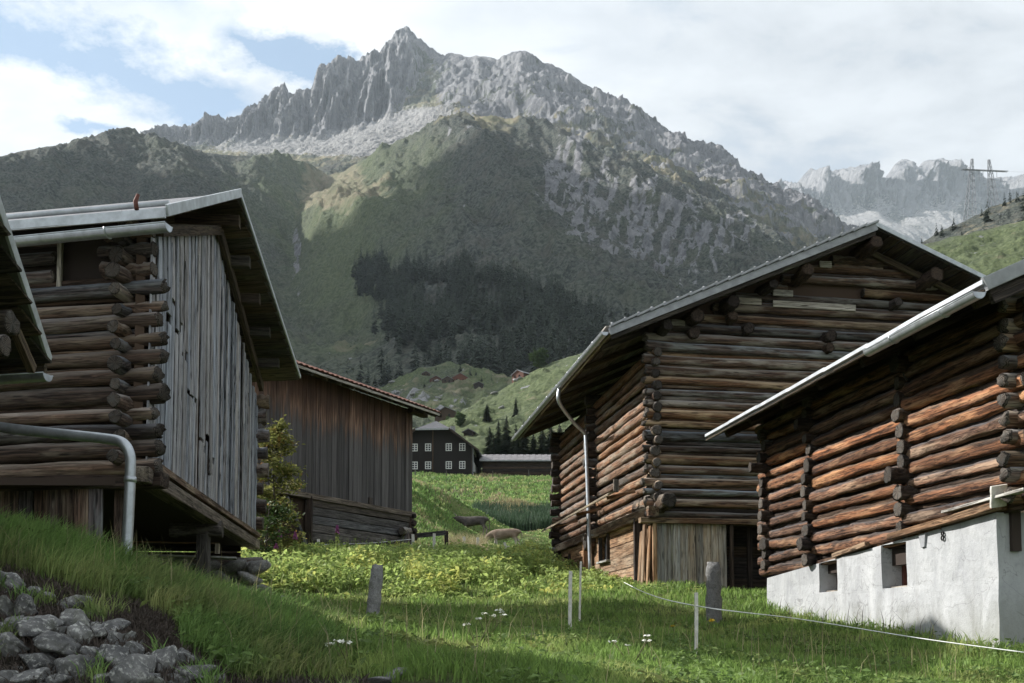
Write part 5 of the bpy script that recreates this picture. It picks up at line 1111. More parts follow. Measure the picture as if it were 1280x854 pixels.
M['bushstem'] = plain('green_stem', (.12, .12, .05), .8, 0, 10, .2)
for a in [(350.5, 663, 27.2, 'pink fireweed spike nearest the rowan bush, left of its taller twin'), (369.5, 665, 27.2, 'pink fireweed spike second from the rowan bush'), (422, 657, 27.6, 'pink fireweed spike before the timber base of the plank barn'), (344, 680, 27.0, 'short pale pink fireweed under the rowan bush')]: fireweed(*a)
for i, uu in enumerate((378, 387, 394, 433, 444, 460)): fireweed(uu, 672 + 4 * (i % 3), 27.2 + .15 * i, 'faded green fireweed stalk without flowers, ' + ('just right of the second pink spike', 'right beside the dark post of the plank barn', 'close to the white stake before the timber base', 'just right of the tall lone pink spike', 'under the middle of the timber base', 'nearest to the leaning boards')[i], False)
def yarrow(u, v, n, lab, mat='white_flower', h=.35, cat='flower', group='white yarrow heads in the meadow', s=.035):
    p = ground_hit(u, v); t = thing('yarrow' if mat == 'white_flower' else 'yellow_flower', V3(p), lab, cat, group); C = []
    for i in range(n):
        q = p + np.array([J(.16), J(.16), h * random.uniform(.6, 1)]); tube(t, 'stem', [p, q], .004, 'bushstem', 4); C += [q + np.array([J(.03), J(.03), J(.006)]) for _ in range(9)]
    tag(link('flower_head', leaves('flower_head', np.array(C) - p, np.full(len(C), s), mat, 5, .15, aspect=.9), t), kind='stuff')
yarrow(610, 800, 5, 'clump of white yarrow heads in the middle of the meadow'); yarrow(596, 812, 2, 'two small white yarrow heads left of the larger clump'); yarrow(884, 790, 2, 'yellow flower at the foot of the upright granite post', 'yellow_flower', .2, group='yellow flowers', s=.05); yarrow(843, 792, 1, 'single yellow flower left of the white rope stake', 'yellow_flower', .15, group='yellow flowers', s=.05)
yarrow(437, 838, 3, 'low white flowers by the stone slab at the bottom edge', h=.2); yarrow(790, 835, 4, 'white flower heads in the grass before the shadow edge', h=.3)

# ================================================================== shrubs and trees
def limb_tree(t, p, H, R, nl, leafsize, nleaf, leaf, seed, trunk_r=.05, low=.15, shape=None, bark='bark'):
    r_ = np.random.default_rng(seed); p = np.array(p, float); V, Fc = tube_np([p - [0, 0, .15], p + [r_.normal(0, .05), 0, H * .4], p + [r_.normal(0, .1), r_.normal(0, .1), H * .92]], [trunk_r, trunk_r * .7, trunk_r * .15], 7); C = []
    for i in range(nl):
        f = low + (1 - low) * (i + r_.random()) / nl; a = r_.uniform(0, 6.28); sh = shape(f) if shape else math.sin(min(1, f * 1.1) * 2.6) ** .7
        L = R * sh * r_.uniform(.6, 1.1); b = p + np.array([0, 0, H * f * .9]); e_ = b + np.array([math.cos(a) * L, math.sin(a) * L, L * r_.uniform(.1, .7)])
        v2, f2 = tube_np([b, (b + e_) / 2 + [0, 0, .05 * L], e_], [trunk_r * .35, trunk_r * .22, trunk_r * .08], 5); o_ = len(V); V += v2; Fc += [tuple(x + o_ for x in q) for q in f2]
        k = max(4, nleaf // nl); g = r_.beta(2.2, 1.2, k)[:, None]; C.append(b + (e_ - b) * g + r_.normal(0, .10 * R, (k, 3)) * [1, 1, .8])
    C = np.concatenate(C); link('trunk', mesh_py('trunk', [v - V3(p) for v in V], Fc, M[bark], True), t)
    link('crown', leaves('crown', C - p, leafsize * r_.uniform(.6, 1.3, len(C)), leaf, seed, .6), t)
rp = on_ground(343, 28.6); rw = thing('rowan_bush', V3(rp), 'slender rowan bush with yellowing leaves in front of the plank barn', 'bush'); limb_tree(rw, rp, 4.5, 1.05, 46, .14, 4300, 'rowan', 5, .045, .05, shape=lambda f: .75 if f < .55 else .75 * (1.05 - f) / .5 + .12)
rp = on_ground(330, 27.4); rw = thing('green_bush', V3(rp), 'low dark green bush at the foot of the rowan', 'bush'); limb_tree(rw, rp, 1.9, .95, 26, .13, 1500, 'bushleaf', 6, .04, .05)
def spruce_mesh(seed, tiers, nb, mat, h=1., rad=.19, leafy=2):
    """unit-height spruce: drooping branches with ragged twig fans"""
    r_ = np.random.default_rng(seed); V = []; T = []; tint = []
    def tri(a, b, c, k): o = len(V); V.extend([a, b, c]); T.append((o, o + 1, o + 2)); tint.extend([k] * 3)
    for i in range(tiers):
        f = (i + .3) / tiers; z = .06 + .94 * f; R = rad * (1 - f) ** .8 * r_.uniform(.8, 1.15) + .006
        for j in range(max(4, int(nb * (1 - .5 * f)))):
            a = r_.uniform(0, 6.28); L = R * r_.uniform(.65, 1.15); dr = -.28 * L + .10 * f * L; zz = z + r_.normal(0, .35 / tiers); k = float(np.clip(r_.normal(.5, .25), 0, 1))
            c, s = math.cos(a), math.sin(a); wv = L * .34
            tip = np.array([c * L, s * L, zz + dr - .25 * L]); b = np.array([0, 0, zz + .02]); m1 = np.array([c * L * .55 - s * wv, s * L * .55 + c * wv, zz + dr * .8 - .02]); m2 = np.array([c * L * .55 + s * wv, s * L * .55 - c * wv, zz + dr * .8 - .02])
            if leafy == 0: tri(b, m1, tip, k); tri(b, tip, m2, k)
            else:
                for q in range(leafy * 2 + 1):
                    g = -1 + q / leafy; ww = wv * (1.1 - .3 * abs(g)); e_ = np.array([c * L * (1 - .28 * abs(g)) - s * ww * g * 1.3, s * L * (1 - .28 * abs(g)) + c * ww * g * 1.3, zz + dr - .12 * L + r_.normal(0, .01)])
                    n_ = np.array([-s, c, 0]) * L * .09; bb = b + (e_ - b) * r_.uniform(.1, .35); tri(bb - n_, bb + n_, e_, k)
    tri(np.array([-.008, 0, .93]), np.array([.008, 0, .93]), np.array([0, 0, 1.03]), .6)
    return mesh_np('crown', np.array(V), None, M[mat], False, dict(tint=np.array(tint)), np.array(T))
_sp = [spruce_mesh(400 + i, 30, 20, 'spruce', leafy=2, rad=.17 + .02 * (i % 3)) for i in range(4)]; _spf = [spruce_mesh(430 + i, 11, 9, 'spruce', leafy=0, rad=.15 + .02 * (i % 3)) for i in range(6)]
_tv, _tf = tube_np([(0, 0, -.05), (0, 0, .5), (0, 0, .95)], [.018, .012, .003], 7); _trunk = mesh_py('trunk', _tv, _tf, M['bark'], True)
def spruce(p, H, lab, group, wide=1., near=True):
    if near:
        t = thing('spruce', V3(p), lab, 'tree', group)
        for nm, me in (('crown', random.choice(_sp)), ('trunk', _trunk)): o = link(nm, me, t); o.matrix_basis = Matrix.Rotation(J(3), 4, 'Z') @ Matrix.Diagonal((H * wide, H * wide, H, 1))
    else:
        t = tag(link('spruce', random.choice(_spf)), lab, 'tree', group); t.matrix_basis = Matrix.Translation(V3(p)) @ Matrix.Rotation(J(3), 4, 'Z') @ Matrix.Diagonal((H * wide, H * wide, H, 1))
    return t
gS = 'spruces behind the long shed'
for (u, vt, Y, lab) in [(612, 534, 146, 'first dark spruce right of the farmhouse roof, behind the shed'), (623, 527, 149, 'dark spruce behind the shed, between the first and the tallest one'), (633, 521, 147, 'tallest dark spruce behind the long shed'), (645, 531, 145, 'dark spruce behind the middle of the shed roof'), (655, 527, 150, 'dark spruce behind the shed, right of its middle'), (667, 541, 146, 'short dark spruce behind the right half of the shed'), (678, 533, 149, 'dark spruce behind the right end of the shed'), (689, 528, 146, 'dark spruce next to the log barn eave'), (700, 530, 149, 'dark spruce mostly hidden by the log barn eave'), (617, 545, 143, 'lowest spruce close to the farmhouse corner')]:
    x = (u - CX) / F * Y; z = gz1(x, Y) if Y < 150 else gz1(x, 149); top = W(u, vt, Y); spruce((x, Y, z - .4), top[2] - z + .4, lab, gS, 2.0)
def slope_spruce(L, u, vb, vt, lab, group, wide=1.2, near=False):
    p = layer_pt(L, u, vb); H = (vb - vt) * p[1] / F; return spruce(p - np.array([0, 0, .03 * H]), H * 1.03, lab, group, wide, near)
slope_spruce(LS, 645, 526, 497, 'single pointed spruce on the green slope above the shed', 'trees on the green slope', 1.5, True)
slope_spruce(LS, 610, 526, 504, 'rounded dark conifer on the green slope left of the pointed spruce', 'trees on the green slope', 2.2, True)
p = layer_pt(LS, 674, 461); t = thing('broadleaf_tree', V3(p), 'round green broadleaf tree on the crest of the green slope', 'tree', 'trees on the green slope'); limb_tree(t, p, 7.4, 4.2, 40, .9, 2600, 'bushleaf', 8, .2, .1)
p = layer_pt(LS, 576, 533); t = thing('broadleaf_bush', V3(p), 'dark bushy tree beside the barn behind the farmhouse', 'bush', 'trees on the green slope'); limb_tree(t, p, 4.6, 2.1, 30, .6, 1500, 'bushleaf', 9, .12, .05)
p = layer_pt(LS, 562, 534); t = thing('broadleaf_bush', V3(p), 'low bush over the farmhouse roof', 'bush', 'trees on the green slope'); limb_tree(t, p, 3.0, 2.0, 26, .6, 1000, 'bushleaf', 10, .1, .05)
for i, (u, vb, vt) in enumerate([(522, 472, 464), (576, 466, 452), (587, 470, 459), (570, 462, 455), (602, 478, 468), (629, 473, 459), (530, 484, 476), (524, 485, 478), (615, 476, 469), (545, 462, 456), (486, 496, 488), (594, 470, 462)]):
    slope_spruce(LK, u, vb, vt, 'small dark spruce ' + ('left of the furthest left hut', 'on the skyline right behind the largest red hut', 'right of the largest red hut', 'directly behind the largest red hut', 'above the lowest hut on the right', 'on the knoll edge by the wood', 'below the furthest left hut, upper of two', 'below the furthest left hut, lower of two', 'between the lowest hut and the knoll edge', 'on the skyline above the reddish lit hut', 'alone on the left shoulder of the knoll', 'on the skyline above the gap right of the largest hut')[i], 'small spruces on the knoll', 1.5)
for (u, vb, vt, lab) in [(1153, 312, 295, 'lowest spruce on the right hill, beside the barn ridge'), (1171, 295, 278, 'left of a close pair of spruces on the right hill'), (1177.5, 294, 279, 'right of a close pair of spruces on the right hill'), (1191, 287, 269, 'spruce above the close pair on the right hill'), (1204, 303, 286, 'spruce standing in the grass below the hill crest'), (1227, 270, 258, 'small spruce left of the tall one under the pylon'), (1235, 277, 248, 'tall dark spruce under the pylon'), (1256, 258, 240, 'spruce on the crest right of the pylon'), (1263, 254, 236, 'pointed spruce on the crest before the grove'), (1272, 252, 236, 'first spruce of the grove at the picture edge'), (1279, 262, 236, 'tallest spruce of the grove at the picture edge'), (1278, 279, 260, 'spruce below the grove at the picture edge')]:
    slope_spruce(LR, u, vb, vt, lab, 'spruces on the right hill', 1.35)

# spruce wood on the dark hillside
poly = [(zx / 2.783 + 340, zy / 2.783 + 268) for zx, zy in [(285,225),(310,175),(380,140),(415,205),(470,185),(540,172),(590,152),(690,170),(700,240),(830,235),(900,270),(960,262),(1040,310),(1150,350),(1230,400),(1200,520),(1000,560),(800,600),(700,590),(560,590),(420,620),(340,620),(300,600),(460,500),(415,460),(390,390),(405,310),(300,280)]]
def inpoly(u, v, pl):
    c = np.zeros(u.shape, bool); n = len(pl)
    for i in range(n):
        (x0, y0), (x1, y1) = pl[i], pl[(i + 1) % n]; c ^= ((y0 > v) != (y1 > v)) & (u < (x1 - x0) * (v - y0) / (y1 - y0 + 1e-9) + x0)
    return c
fu, fv, fP = LH['u'].ravel(), LH['v'].ravel(), LH['P'].reshape(-1, 3); m = inpoly(fu, fv, poly); idx = np.nonzero(m)[0]
area = np.exp(2 * np.log(fP[idx, 1])); pr_ = rng.choice(idx, 2300, p=area / area.sum()); FP = fP[pr_] + rng.normal(0, 5, (2300, 3)) * [1, 1, 0]
bare_ = fbm(FP[:, 0] / 60, FP[:, 1] / 60, 151, 3) > -.28; FP = FP[bare_]
du_, dv_ = proj(FP); edge = np.array([not inpoly(np.array([a - 9.]), np.array([b - 16.]), poly)[0] for a, b in zip(du_, dv_)])
order = np.argsort(np.where(edge, 0, 1) + rng.random(len(FP)) * .5); FP = FP[order]
for i in range(300):
    H = 19 * random.uniform(.45, 1.5) * (1 if FP[i, 1] < 1400 else 1.1); spruce(FP[i] - [0, 0, .5], H, 'dark spruce at the edge of the wood on the hillside', 'spruces at the edge of the wood', 1.25, False)
def scatter_joined(name, meshes, P, Hs, wide, lab):
    Vs, Ts, Tn = [], [], []; o = 0; dat = []
    for me in meshes:
        v = np.empty(len(me.vertices) * 3, np.float32); me.vertices.foreach_get('co', v); t = np.empty(len(me.loops), np.int32); me.loops.foreach_get('vertex_index', t); a = np.empty(len(me.vertices), np.float32); me.attributes['tint'].data.foreach_get('value', a); dat.append((v.reshape(-1, 3), t.reshape(-1, 3), a))
    for i, (p, h) in enumerate(zip(P, Hs)):
        v, t, a = dat[i % len(dat)]; an = i * 2.4; c, s = math.cos(an), math.sin(an); q = v @ np.array([[c, s, 0], [-s, c, 0], [0, 0, 1]]) * [h * wide, h * wide, h] + p; Vs.append(q); Ts.append(t + o); o += len(v); Tn.append(np.clip(a * .6 + .4 * ((i * .618) % 1), 0, 1))
    return tag(link(name, mesh_np(name, np.concatenate(Vs), None, M['spruce'], False, dict(tint=np.concatenate(Tn)), np.concatenate(Ts))), lab, 'forest', kind='stuff')
scatter_joined('spruce_wood', _spf, FP[300:] - [0, 0, .5], 19 * rng.uniform(.45, 1.5, len(FP) - 300), 1.25, 'dense dark spruce wood covering the lower hillside')
# scrub of dwarf alders on the dark slopes
idx = np.nonzero((fv > 190) & (fv < 480) & (fu > -60) & (fu < 1050) & ~m)[0]; pr_ = rng.choice(idx, 3000); Q = fP[pr_]; keep = fbm(Q[:, 0] / 90, Q[:, 1] / 90, 153, 4) > .05; Q = Q[keep] + rng.normal(0, 4, (keep.sum(), 3)) * [1, 1, 0]
C = np.repeat(Q, 9, 0) + rng.normal(0, 1.5, (len(Q) * 9, 3)) * [1.4, 1.4, .5] + [0, 0, .6]
tag(link('alder_scrub', leaves('alder_scrub', C, rng.uniform(.9, 2.2, len(C)), 'scrub', 14, .5, aspect=.8)), 'low dark alder scrub scattered over the hillside', 'scrub', kind='stuff')
for L_, nm, nn, uu, vv, lab in ((LS, 'slope_rock', 14, (600, 740), (450, 535), 'grey rock outcrop on the green slope'), (LK, 'knoll_rock', 12, (480, 640), (470, 520), 'grey boulder on the hamlet knoll'), (LR, 'hill_rock', 6, (1170, 1290), (280, 335), 'pale boulder on the right hill')):
    for i in range(nn):
        p = layer_pt(L_, random.uniform(*uu), random.uniform(*vv)); s = random.uniform(.5, 1.7) * p[1] / 330; tag(rock(nm, None, p, (s * 1.5, s, s * .7), 'granite', 2), lab, 'rock', lab.replace('grey rock outcrop', 'rock outcrops').replace('boulder', 'boulders'))

# ================================================================== houses further up
def house(name, c, yaw, w_, l_, h, rh, lab, cat='hut', group=None, wall='dark_wood', roof='roof_sheet', oh=.5, detail=0, hip=0.):
    """gabled house: gable faces local -Y; c is the middle of the front wall's foot"""
    t = thing(name, V3(c), lab, cat, group); cs, sn = math.cos(yaw), math.sin(yaw)
    L = lambda x, y, z: np.array([c[0] + cs * x - sn * y, c[1] + sn * x + cs * y, c[2] + z])
    hw = w_ / 2; k = hip
    prism(t, 'wall', [L(-hw, 0, -1.5), L(hw, 0, -1.5), L(hw, 0, h), L(hw * k, 0, h + rh * (1 - k)), L(-hw * k, 0, h + rh * (1 - k)), L(-hw, 0, h)] if k else [L(-hw, 0, -1.5), L(hw, 0, -1.5), L(hw, 0, h), L(0, 0, h + rh), L(-hw, 0, h)], L(0, l_, 0) - L(0, 0, 0), wall)
    s = rh / hw; e = hw + oh; ze = h - oh * s
    for sg in (-1, 1):
        if k: slab(t, 'roof', [L(sg * e, -oh, ze), L(sg * e, l_ + oh, ze), L(0, l_ + oh, h + rh + .05), L(0, hw * k * .8, h + rh + .05), ][:4] if 0 else [L(sg * e, -oh, ze + .1), L(sg * e, l_ + oh, ze + .1), L(0, l_ + oh, h + rh + .1), L(0, oh + rh * k * 1.2, h + rh + .1)], .18, roof)
        else: slab(t, 'roof', [L(sg * e, -oh, ze + .08), L(sg * e, l_ + oh, ze + .08), L(0, l_ + oh, h + rh + .08), L(0, -oh, h + rh + .08)], .16, roof)
    if k:
        V = [L(-e * 1., -oh, ze + .1), L(e * 1., -oh, ze + .1)]
        zt_ = h + rh * (1 - k); slab(t, 'roof', [L(-hw * k - .35, -oh * .9, zt_ - .05), L(hw * k + .35, -oh * .9, zt_ - .05), L(.05, oh + rh * k * 1.25, h + rh + .14), L(-.05, oh + rh * k * 1.25, h + rh + .14)], .16, roof)
        for sg in (-1, 1):
            tri = [L(sg * e, -oh, ze + .1), L(sg * (hw * k + .3), -oh, zt_ - .02), L(0, oh + rh * k * 1.2, h + rh + .1)]; prism(t, 'roof', tri, (0, 0, -.14), roof)
            beam(t, 'verge_board', L(sg * e, -oh - .03, ze), L(sg * (hw * k), -oh - .03, zt_ - .06), .06, .24, 'dark_wood')
        beam(t, 'verge_board', L(-hw * k, -oh - .03, zt_ - .1), L(hw * k, -oh - .03, zt_ - .1), .06, .22, 'fascia_grey')
    return t, L
def window(t, L, x, y, z, w_, h, side=0, mat='white_paint'):
    """casement window with frame, glazing bars, pane; side 0: front wall, 1: right wall"""
    q = (lambda a, d, b: L(x + a, y - d, z + b)) if side == 0 else (lambda a, d, b: L(x + d, y + a, z + b))
    fr = bpy.data.objects.new('window', None)
    o = slab(t, 'window', [q(-w_ / 2, .02, -h / 2), q(w_ / 2, .02, -h / 2), q(w_ / 2, .02, h / 2), q(-w_ / 2, .02, h / 2)], .02, 'glass')
    for a in (-w_ / 2, 0, w_ / 2): beam(o, 'frame_bar', q(a, .05, -h / 2 - .05), q(a, .05, h / 2 + .05), .085 if a else .07, .06, mat, up=(0, 1, 0), j=0, seg=1)
    for b in (-h / 2, -h / 6, h / 6, h / 2): beam(o, 'frame_bar', q(-w_ / 2, .052, b), q(w_ / 2, .052, b), .06, .085 if abs(b) > h / 3 else .05, mat, j=0, seg=1)
    return o
Y0 = 131.; cF = W(541, 596.5, Y0); cF[2] -= .1
hF, LF = house('farmhouse', cF, -.06, 10.6, 12, 4.1, 4.0, 'black wooden farmhouse with a hipped gable and white-framed windows', 'house', None, 'house_wood', 'slate', .95, hip=.42)
for uw in (518, 535, 561, 578):
    for vw in (559, 581.5):
        p = W(uw, vw, Y0 - .2); q = p - cF; window(hF, LF, q[0], 0, q[2], .72, .92)
for yy_ in (1.6, 3.4): window(hF, LF, 5.3, yy_, 4.0 - .1, .8, 1.0, 1); window(hF, LF, 5.3, yy_, 1.6, .8, 1.1, 1)
beam(hF, 'downpipe', LF(5.36, -.06, .1), LF(5.36, -.06, 4.0), .09, .09, 'fascia_grey'); beam(hF, 'door', LF(5.36, 5.3, .0), LF(5.36, 5.3, 2.2), .06, 1.0, 'white_paint', j=0)
for x in (-5.2, 5.2, 0): beam(hF, 'corner_board', LF(x, -.04, .0), LF(x, -.04, 4.2 if x else 6.4), .14, .08, 'dark_wood')
beam(hF, 'chimney', LF(1.6, 8.5, 5.5), LF(1.6, 8.5, 8.6), .7, .7, 'granite', j=.01)
# long shed
cS = W(648, 597.5, 133); sh = thing('long_shed', V3(cS), 'long low dark timber shed with a grey ribbed roof right of the farmhouse', 'shed')
zS0 = cS[2]; xL, xR = W(603, 590, 132)[0], W(696, 590, 134)[0]
prism(sh, 'wall', [(xL, 133, zS0 - 1), (xR, 133, zS0 - 1), (xR, 133, zS0 + 2.35), (xL, 133, zS0 + 2.35)], (0, 5, 0), 'house_wood')
for i in range(9): beam(sh, 'timber', (xL, 132.95, zS0 + .12 + i * .25), (xR, 132.95, zS0 + .12 + i * .25), .12, .235, 'dark_wood', j=.03)
nr = 26
for i in range(nr):
    x0 = xL - .4 + (xR - xL + .8) * i / nr; x1 = xL - .4 + (xR - xL + .8) * (i + 1) / nr; z_ = .04 * (i % 2)
    slab(sh, 'roof_panel', [(x0, 132.3, zS0 + 2.3 + z_), (x1, 132.3, zS0 + 2.3 + z_), (x1 + .05, 136.3, zS0 + 3.75 + z_), (x0 + .05, 136.3, zS0 + 3.75 + z_)], .06, 'shed_roof')
slab(sh, 'roof', [(xL - .4, 136.3, zS0 + 3.75), (xR + .4, 136.3, zS0 + 3.75), (xR + .4, 139, zS0 + 2.4), (xL - .4, 139, zS0 + 2.4)], .06, 'shed_roof'); beam(sh, 'eave_board', (xL - .4, 132.28, zS0 + 2.22), (xR + .4, 132.28, zS0 + 2.22), .06, .16, 'fascia_grey')
# fence before the farmhouse
for i, uu in enumerate((519, 558, 616, 661, 690)):
    p = W(uu, 596, 121); p[2] = gz1(p[0], p[1]); q = p + np.array([0, 0, 1.05]); tag(beam(None, 'fence_post', p - np.array([0, 0, .1]), q, .12, .12, 'grey_timber', j=.04), 'thin grey fence post on the terrace edge before ' + ('the farmhouse, by its left windows', 'the farmhouse, under its middle windows', 'the shed, at its left end', 'the shed, right of its middle', 'the shed, at its right end')[i], 'fence post', 'fence posts on the terrace edge')
# hamlet on the knoll
gH = 'huts on the slope above the farm'
def hut(Lr, u, vb, wpx, hpx, rpx, yaw, lab, wall='red_wood', ratio=1.2, oh=.45):
    p = layer_pt(Lr, u, vb); k = p[1] / F; t, L = house('hut', p - np.array([0, 0, .2]), yaw, wpx * k, wpx * k * ratio, hpx * k, rpx * k, lab, 'hut', gH, wall, 'roof_sheet', oh)
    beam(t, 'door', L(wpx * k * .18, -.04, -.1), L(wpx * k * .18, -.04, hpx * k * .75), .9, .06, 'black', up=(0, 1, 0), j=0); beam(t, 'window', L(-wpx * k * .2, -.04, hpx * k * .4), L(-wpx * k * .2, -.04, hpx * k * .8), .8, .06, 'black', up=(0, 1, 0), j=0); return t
hut(LK, 545, 478, 15, 5, 4, .1, 'reddish hut with a lit front, second from the left in the hamlet'); hut(LK, 559, 478.5, 14, 5, 4, -.15, 'dark hut between the two red ones in the hamlet', 'dark_wood')
hut(LK, 575, 480, 21, 9, 6, .12, 'largest red-brown hut in the middle of the hamlet'); hut(LK, 599, 482.5, 11, 4, 2.6, .05, 'small dark hut lowest at the right end of the hamlet', 'dark_wood'); hut(LK, 532.5, 470, 10, 3.6, 3, .2, 'small grey-roofed hut furthest left in the hamlet', 'dark_wood')
hut(LS, 648, 474, 20, 8, 5, -.75, 'red-brown hut at the edge of the wood, cut off by the green slope', ratio=1.5); hut(LS, 557, 524, 30, 10, 7, -.35, 'dark barn with a broad roof just above the farmhouse', 'dark_wood', 1.1)
hut(LS, 585, 545, 12, 6, 3, -.2, 'small outbuilding behind the right roof slope of the farmhouse', 'dark_wood')

# ================================================================== pylon
pb = W(1212, 285, 760); pt = thing('transmission_tower', V3(pb), 'steel lattice power pylon with two masts standing on the right hill', 'pylon')
def lattice(t, name, b, tp, w0, w1, n=9, r_=.16):
    V, Fc = [], []
    def st(a, c, rr=r_):
        v, f = tube_np([a, c], rr, 4, False); o = len(V); V.extend(v); Fc.extend(tuple(x + o for x in q) for q in f)
    cor = lambda f, i: b + (tp - b) * f + np.array([(-1, 1, 1, -1)[i], (-1, -1, 1, 1)[i], 0]) * (w0 + (w1 - w0) * f) / 2
    for i in range(4): st(cor(0, i), cor(1, i), r_ * 1.3)
    for j in range(n):
        for i in range(4): st(cor(j / n, i), cor((j + 1) / n, (i + 1) % 4), r_ * .8); st(cor((j + 1) / n, i), cor((j + 1) / n, (i + 1) % 4), r_ * .7)
    return link(name, mesh_py(name, [v - V3(t.matrix_basis.translation) for v in V], Fc, M['pylon']), t)
lattice(pt, 'mast', W(1212, 290, 760), W(1215, 199, 760), 8.5, 1.2, 10, .2); lattice(pt, 'mast', W(1245, 285, 760), W(1236, 200, 760), 8.5, 1.2, 10, .2)
lattice(pt, 'crossarm', W(1203, 212, 760), W(1258, 214.5, 760), 1.8, 1.8, 16, .18)
for uu, vv_ in ((1204, 222), (1224, 226), (1246, 222), (1229, 224)): a = W(uu, 213, 760); tube(pt, 'insulator', [a, W(uu, vv_, 760)], .14, 'pylon', 5)
for i, (uu, vv_) in enumerate(((1204, 222), (1225, 226), (1247, 222), (1258, 214.5))):
    a = W(uu, vv_, 760); b_ = W(1400 + i * 20, vv_ - 16 + 3 * i, 620); o = tube(None, 'power_line', smooth_path([a, (a + b_) / 2 - np.array([0, 0, 3.]), b_], 6), .05, 'pylon', 4); tag(o, 'thin power line leading right from the ' + ('left outer arm', 'left inner arm', 'right inner arm', 'right tip')[i] + ' of the pylon', 'cable', 'power lines of the pylon')

# ================================================================== cows
def cow(p, yaw, S, mat, lab, graze=True, pale_legs=False):
    """one skinned body: chest, belly, neck, head down, four jointed legs, tail; x forward"""
    bm = bmesh.new(); sk = bm.verts.layers.skin.new(); nd = {}
    def n(k, x, y, z, rx, ry, par=None):
        v = bm.verts.new((x, y, z)); v[sk].radius = (rx, ry); nd[k] = v
        if par: bm.edges.new((nd[par], v))
        return v
    n('pelvis', -.68, 0, 1.12, .24, .25); v0 = nd['pelvis']; v0[sk].use_root = True
    n('loin', -.35, 0, 1.08, .27, .31, 'pelvis'); n('belly', .05, 0, 1.0, .30, .36, 'loin'); n('chest', .45, 0, 1.0, .27, .36, 'belly'); n('shoulder', .68, 0, 1.08, .20, .27, 'chest')
    if graze: n('neck', 1.0, 0, .88, .16, .22, 'shoulder'); n('poll', 1.25, 0, .60, .14, .15, 'neck'); n('face', 1.36, 0, .40, .11, .12, 'poll'); n('muzzle', 1.42, 0, .22, .09, .095, 'face')
    else: n('neck', .98, 0, 1.16, .16, .24, 'shoulder'); n('poll', 1.22, 0, 1.24, .15, .16, 'neck'); n('face', 1.42, 0, 1.14, .12, .125, 'poll'); n('muzzle', 1.60, 0, 1.03, .10, .10, 'face')
    n('rump', -.9, 0, 1.16, .16, .17, 'pelvis'); n('tail1', -1.04, 0, 1.08, .03, .03, 'rump'); n('tail2', -1.08, 0, .6, .02, .02, 'tail1'); n('tail3', -1.07, 0, .4, .045, .045, 'tail2')
    for s in (-1, 1):
        dx = .09 * s
        n(f'st{s}', -.62, .17 * s, .80, .13, .16, 'pelvis'); n(f'hk{s}', -.80 + dx, .18 * s, .52, .06, .075, f'st{s}'); n(f'sh{s}', -.74 + dx, .18 * s, .12, .042, .045, f'hk{s}'); n(f'hf{s}', -.70 + dx, .18 * s, .03, .055, .06, f'sh{s}')
        n(f'el{s}', .55, .16 * s, .72, .10, .13, 'chest'); n(f'kn{s}', .56 - dx, .16 * s, .42, .058, .062, f'el{s}'); n(f'fs{s}', .54 - dx, .16 * s, .12, .042, .045, f'kn{s}'); n(f'ff{s}', .57 - dx, .16 * s, .03, .055, .06, f'fs{s}')
        n(f'ear{s}', nd['poll'].co.x - .02, .20 * s, nd['poll'].co.z + .03, .045, .02, 'poll')
    me = bpy.data.meshes.new('cow'); bm.to_mesh(me); bm.free(); o = link('cow', me); o.modifiers.new('skin', 'SKIN'); sd = o.modifiers.new('sub', 'SUBSURF'); sd.levels = sd.render_levels = 2
    dg = bpy.context.evaluated_depsgraph_get(); m2 = bpy.data.meshes.new_from_object(o.evaluated_get(dg)); o.modifiers.clear(); o.data = m2; m2.materials.clear(); m2.materials.append(M[mat]); m2.polygons.foreach_set('use_smooth', np.ones(len(m2.polygons), bool))
    hd = nd = None; z0 = min(v.co.z for v in m2.vertices)
    o.matrix_basis = Matrix.Translation(V3(p) - Vector((0, 0, z0 * S))) @ Matrix.Rotation(yaw, 4, 'Z') @ Matrix.Scale(S, 4); tag(o, lab, 'cow', 'cows in the pasture')
    hx = (1.22, .0, .68) if graze else (1.22, 0, 1.40)
    for s in (-1, 1):
        V, Fc = tube_np([(hx[0], .07 * s, hx[2]), (hx[0] - .02, .19 * s, hx[2] + .04), (hx[0] + .06, .24 * s, hx[2] + .14)], [.028, .022, .006], 6); link('horn', mesh_py('horn', V, Fc, M['pale_board'], True), o)
    return o
def cowmat(name, dark, light, legs):
    m, t, out = newmat(name); c = t.node('ShaderNodeTexCoord').outputs['Object']; s = t.node('ShaderNodeSeparateXYZ'); t.l.new(c, s.inputs[0])
    nz = t.noise(c, 3., 4, .6); col = t.mix(t.ramp(nz, .35, .65), dark, light)
    col = t.mix(t.ramp(t.math('ADD', s.outputs[2], t.math('MULTIPLY', nz, .3)), .75, .95, 1, 0), col, legs)
    col = t.mix(t.ramp(s.outputs[0], 1.15, 1.3, 0, 1), col, dark); finish(t, out, col, .8, t.noise(c, 30, 3, .6), .2, .01); return m
M['cow_pale'] = cowmat('cow_fawn', (.15, .105, .075), (.25, .19, .145), (.40, .36, .31)); M['cow_dark'] = cowmat('cow_grey_brown', (.035, .03, .028), (.095, .08, .072), (.16, .135, .115))
p = on_ground(631, 61); p[2] -= .05; cow(p, math.radians(172), 1.0, 'cow_pale', 'pale fawn cow with whitish legs grazing downhill', True)
p = on_ground(592, 67); cow(p, math.radians(176), 1.0, 'cow_dark', 'dark grey-brown cow standing further up with raised head', False)

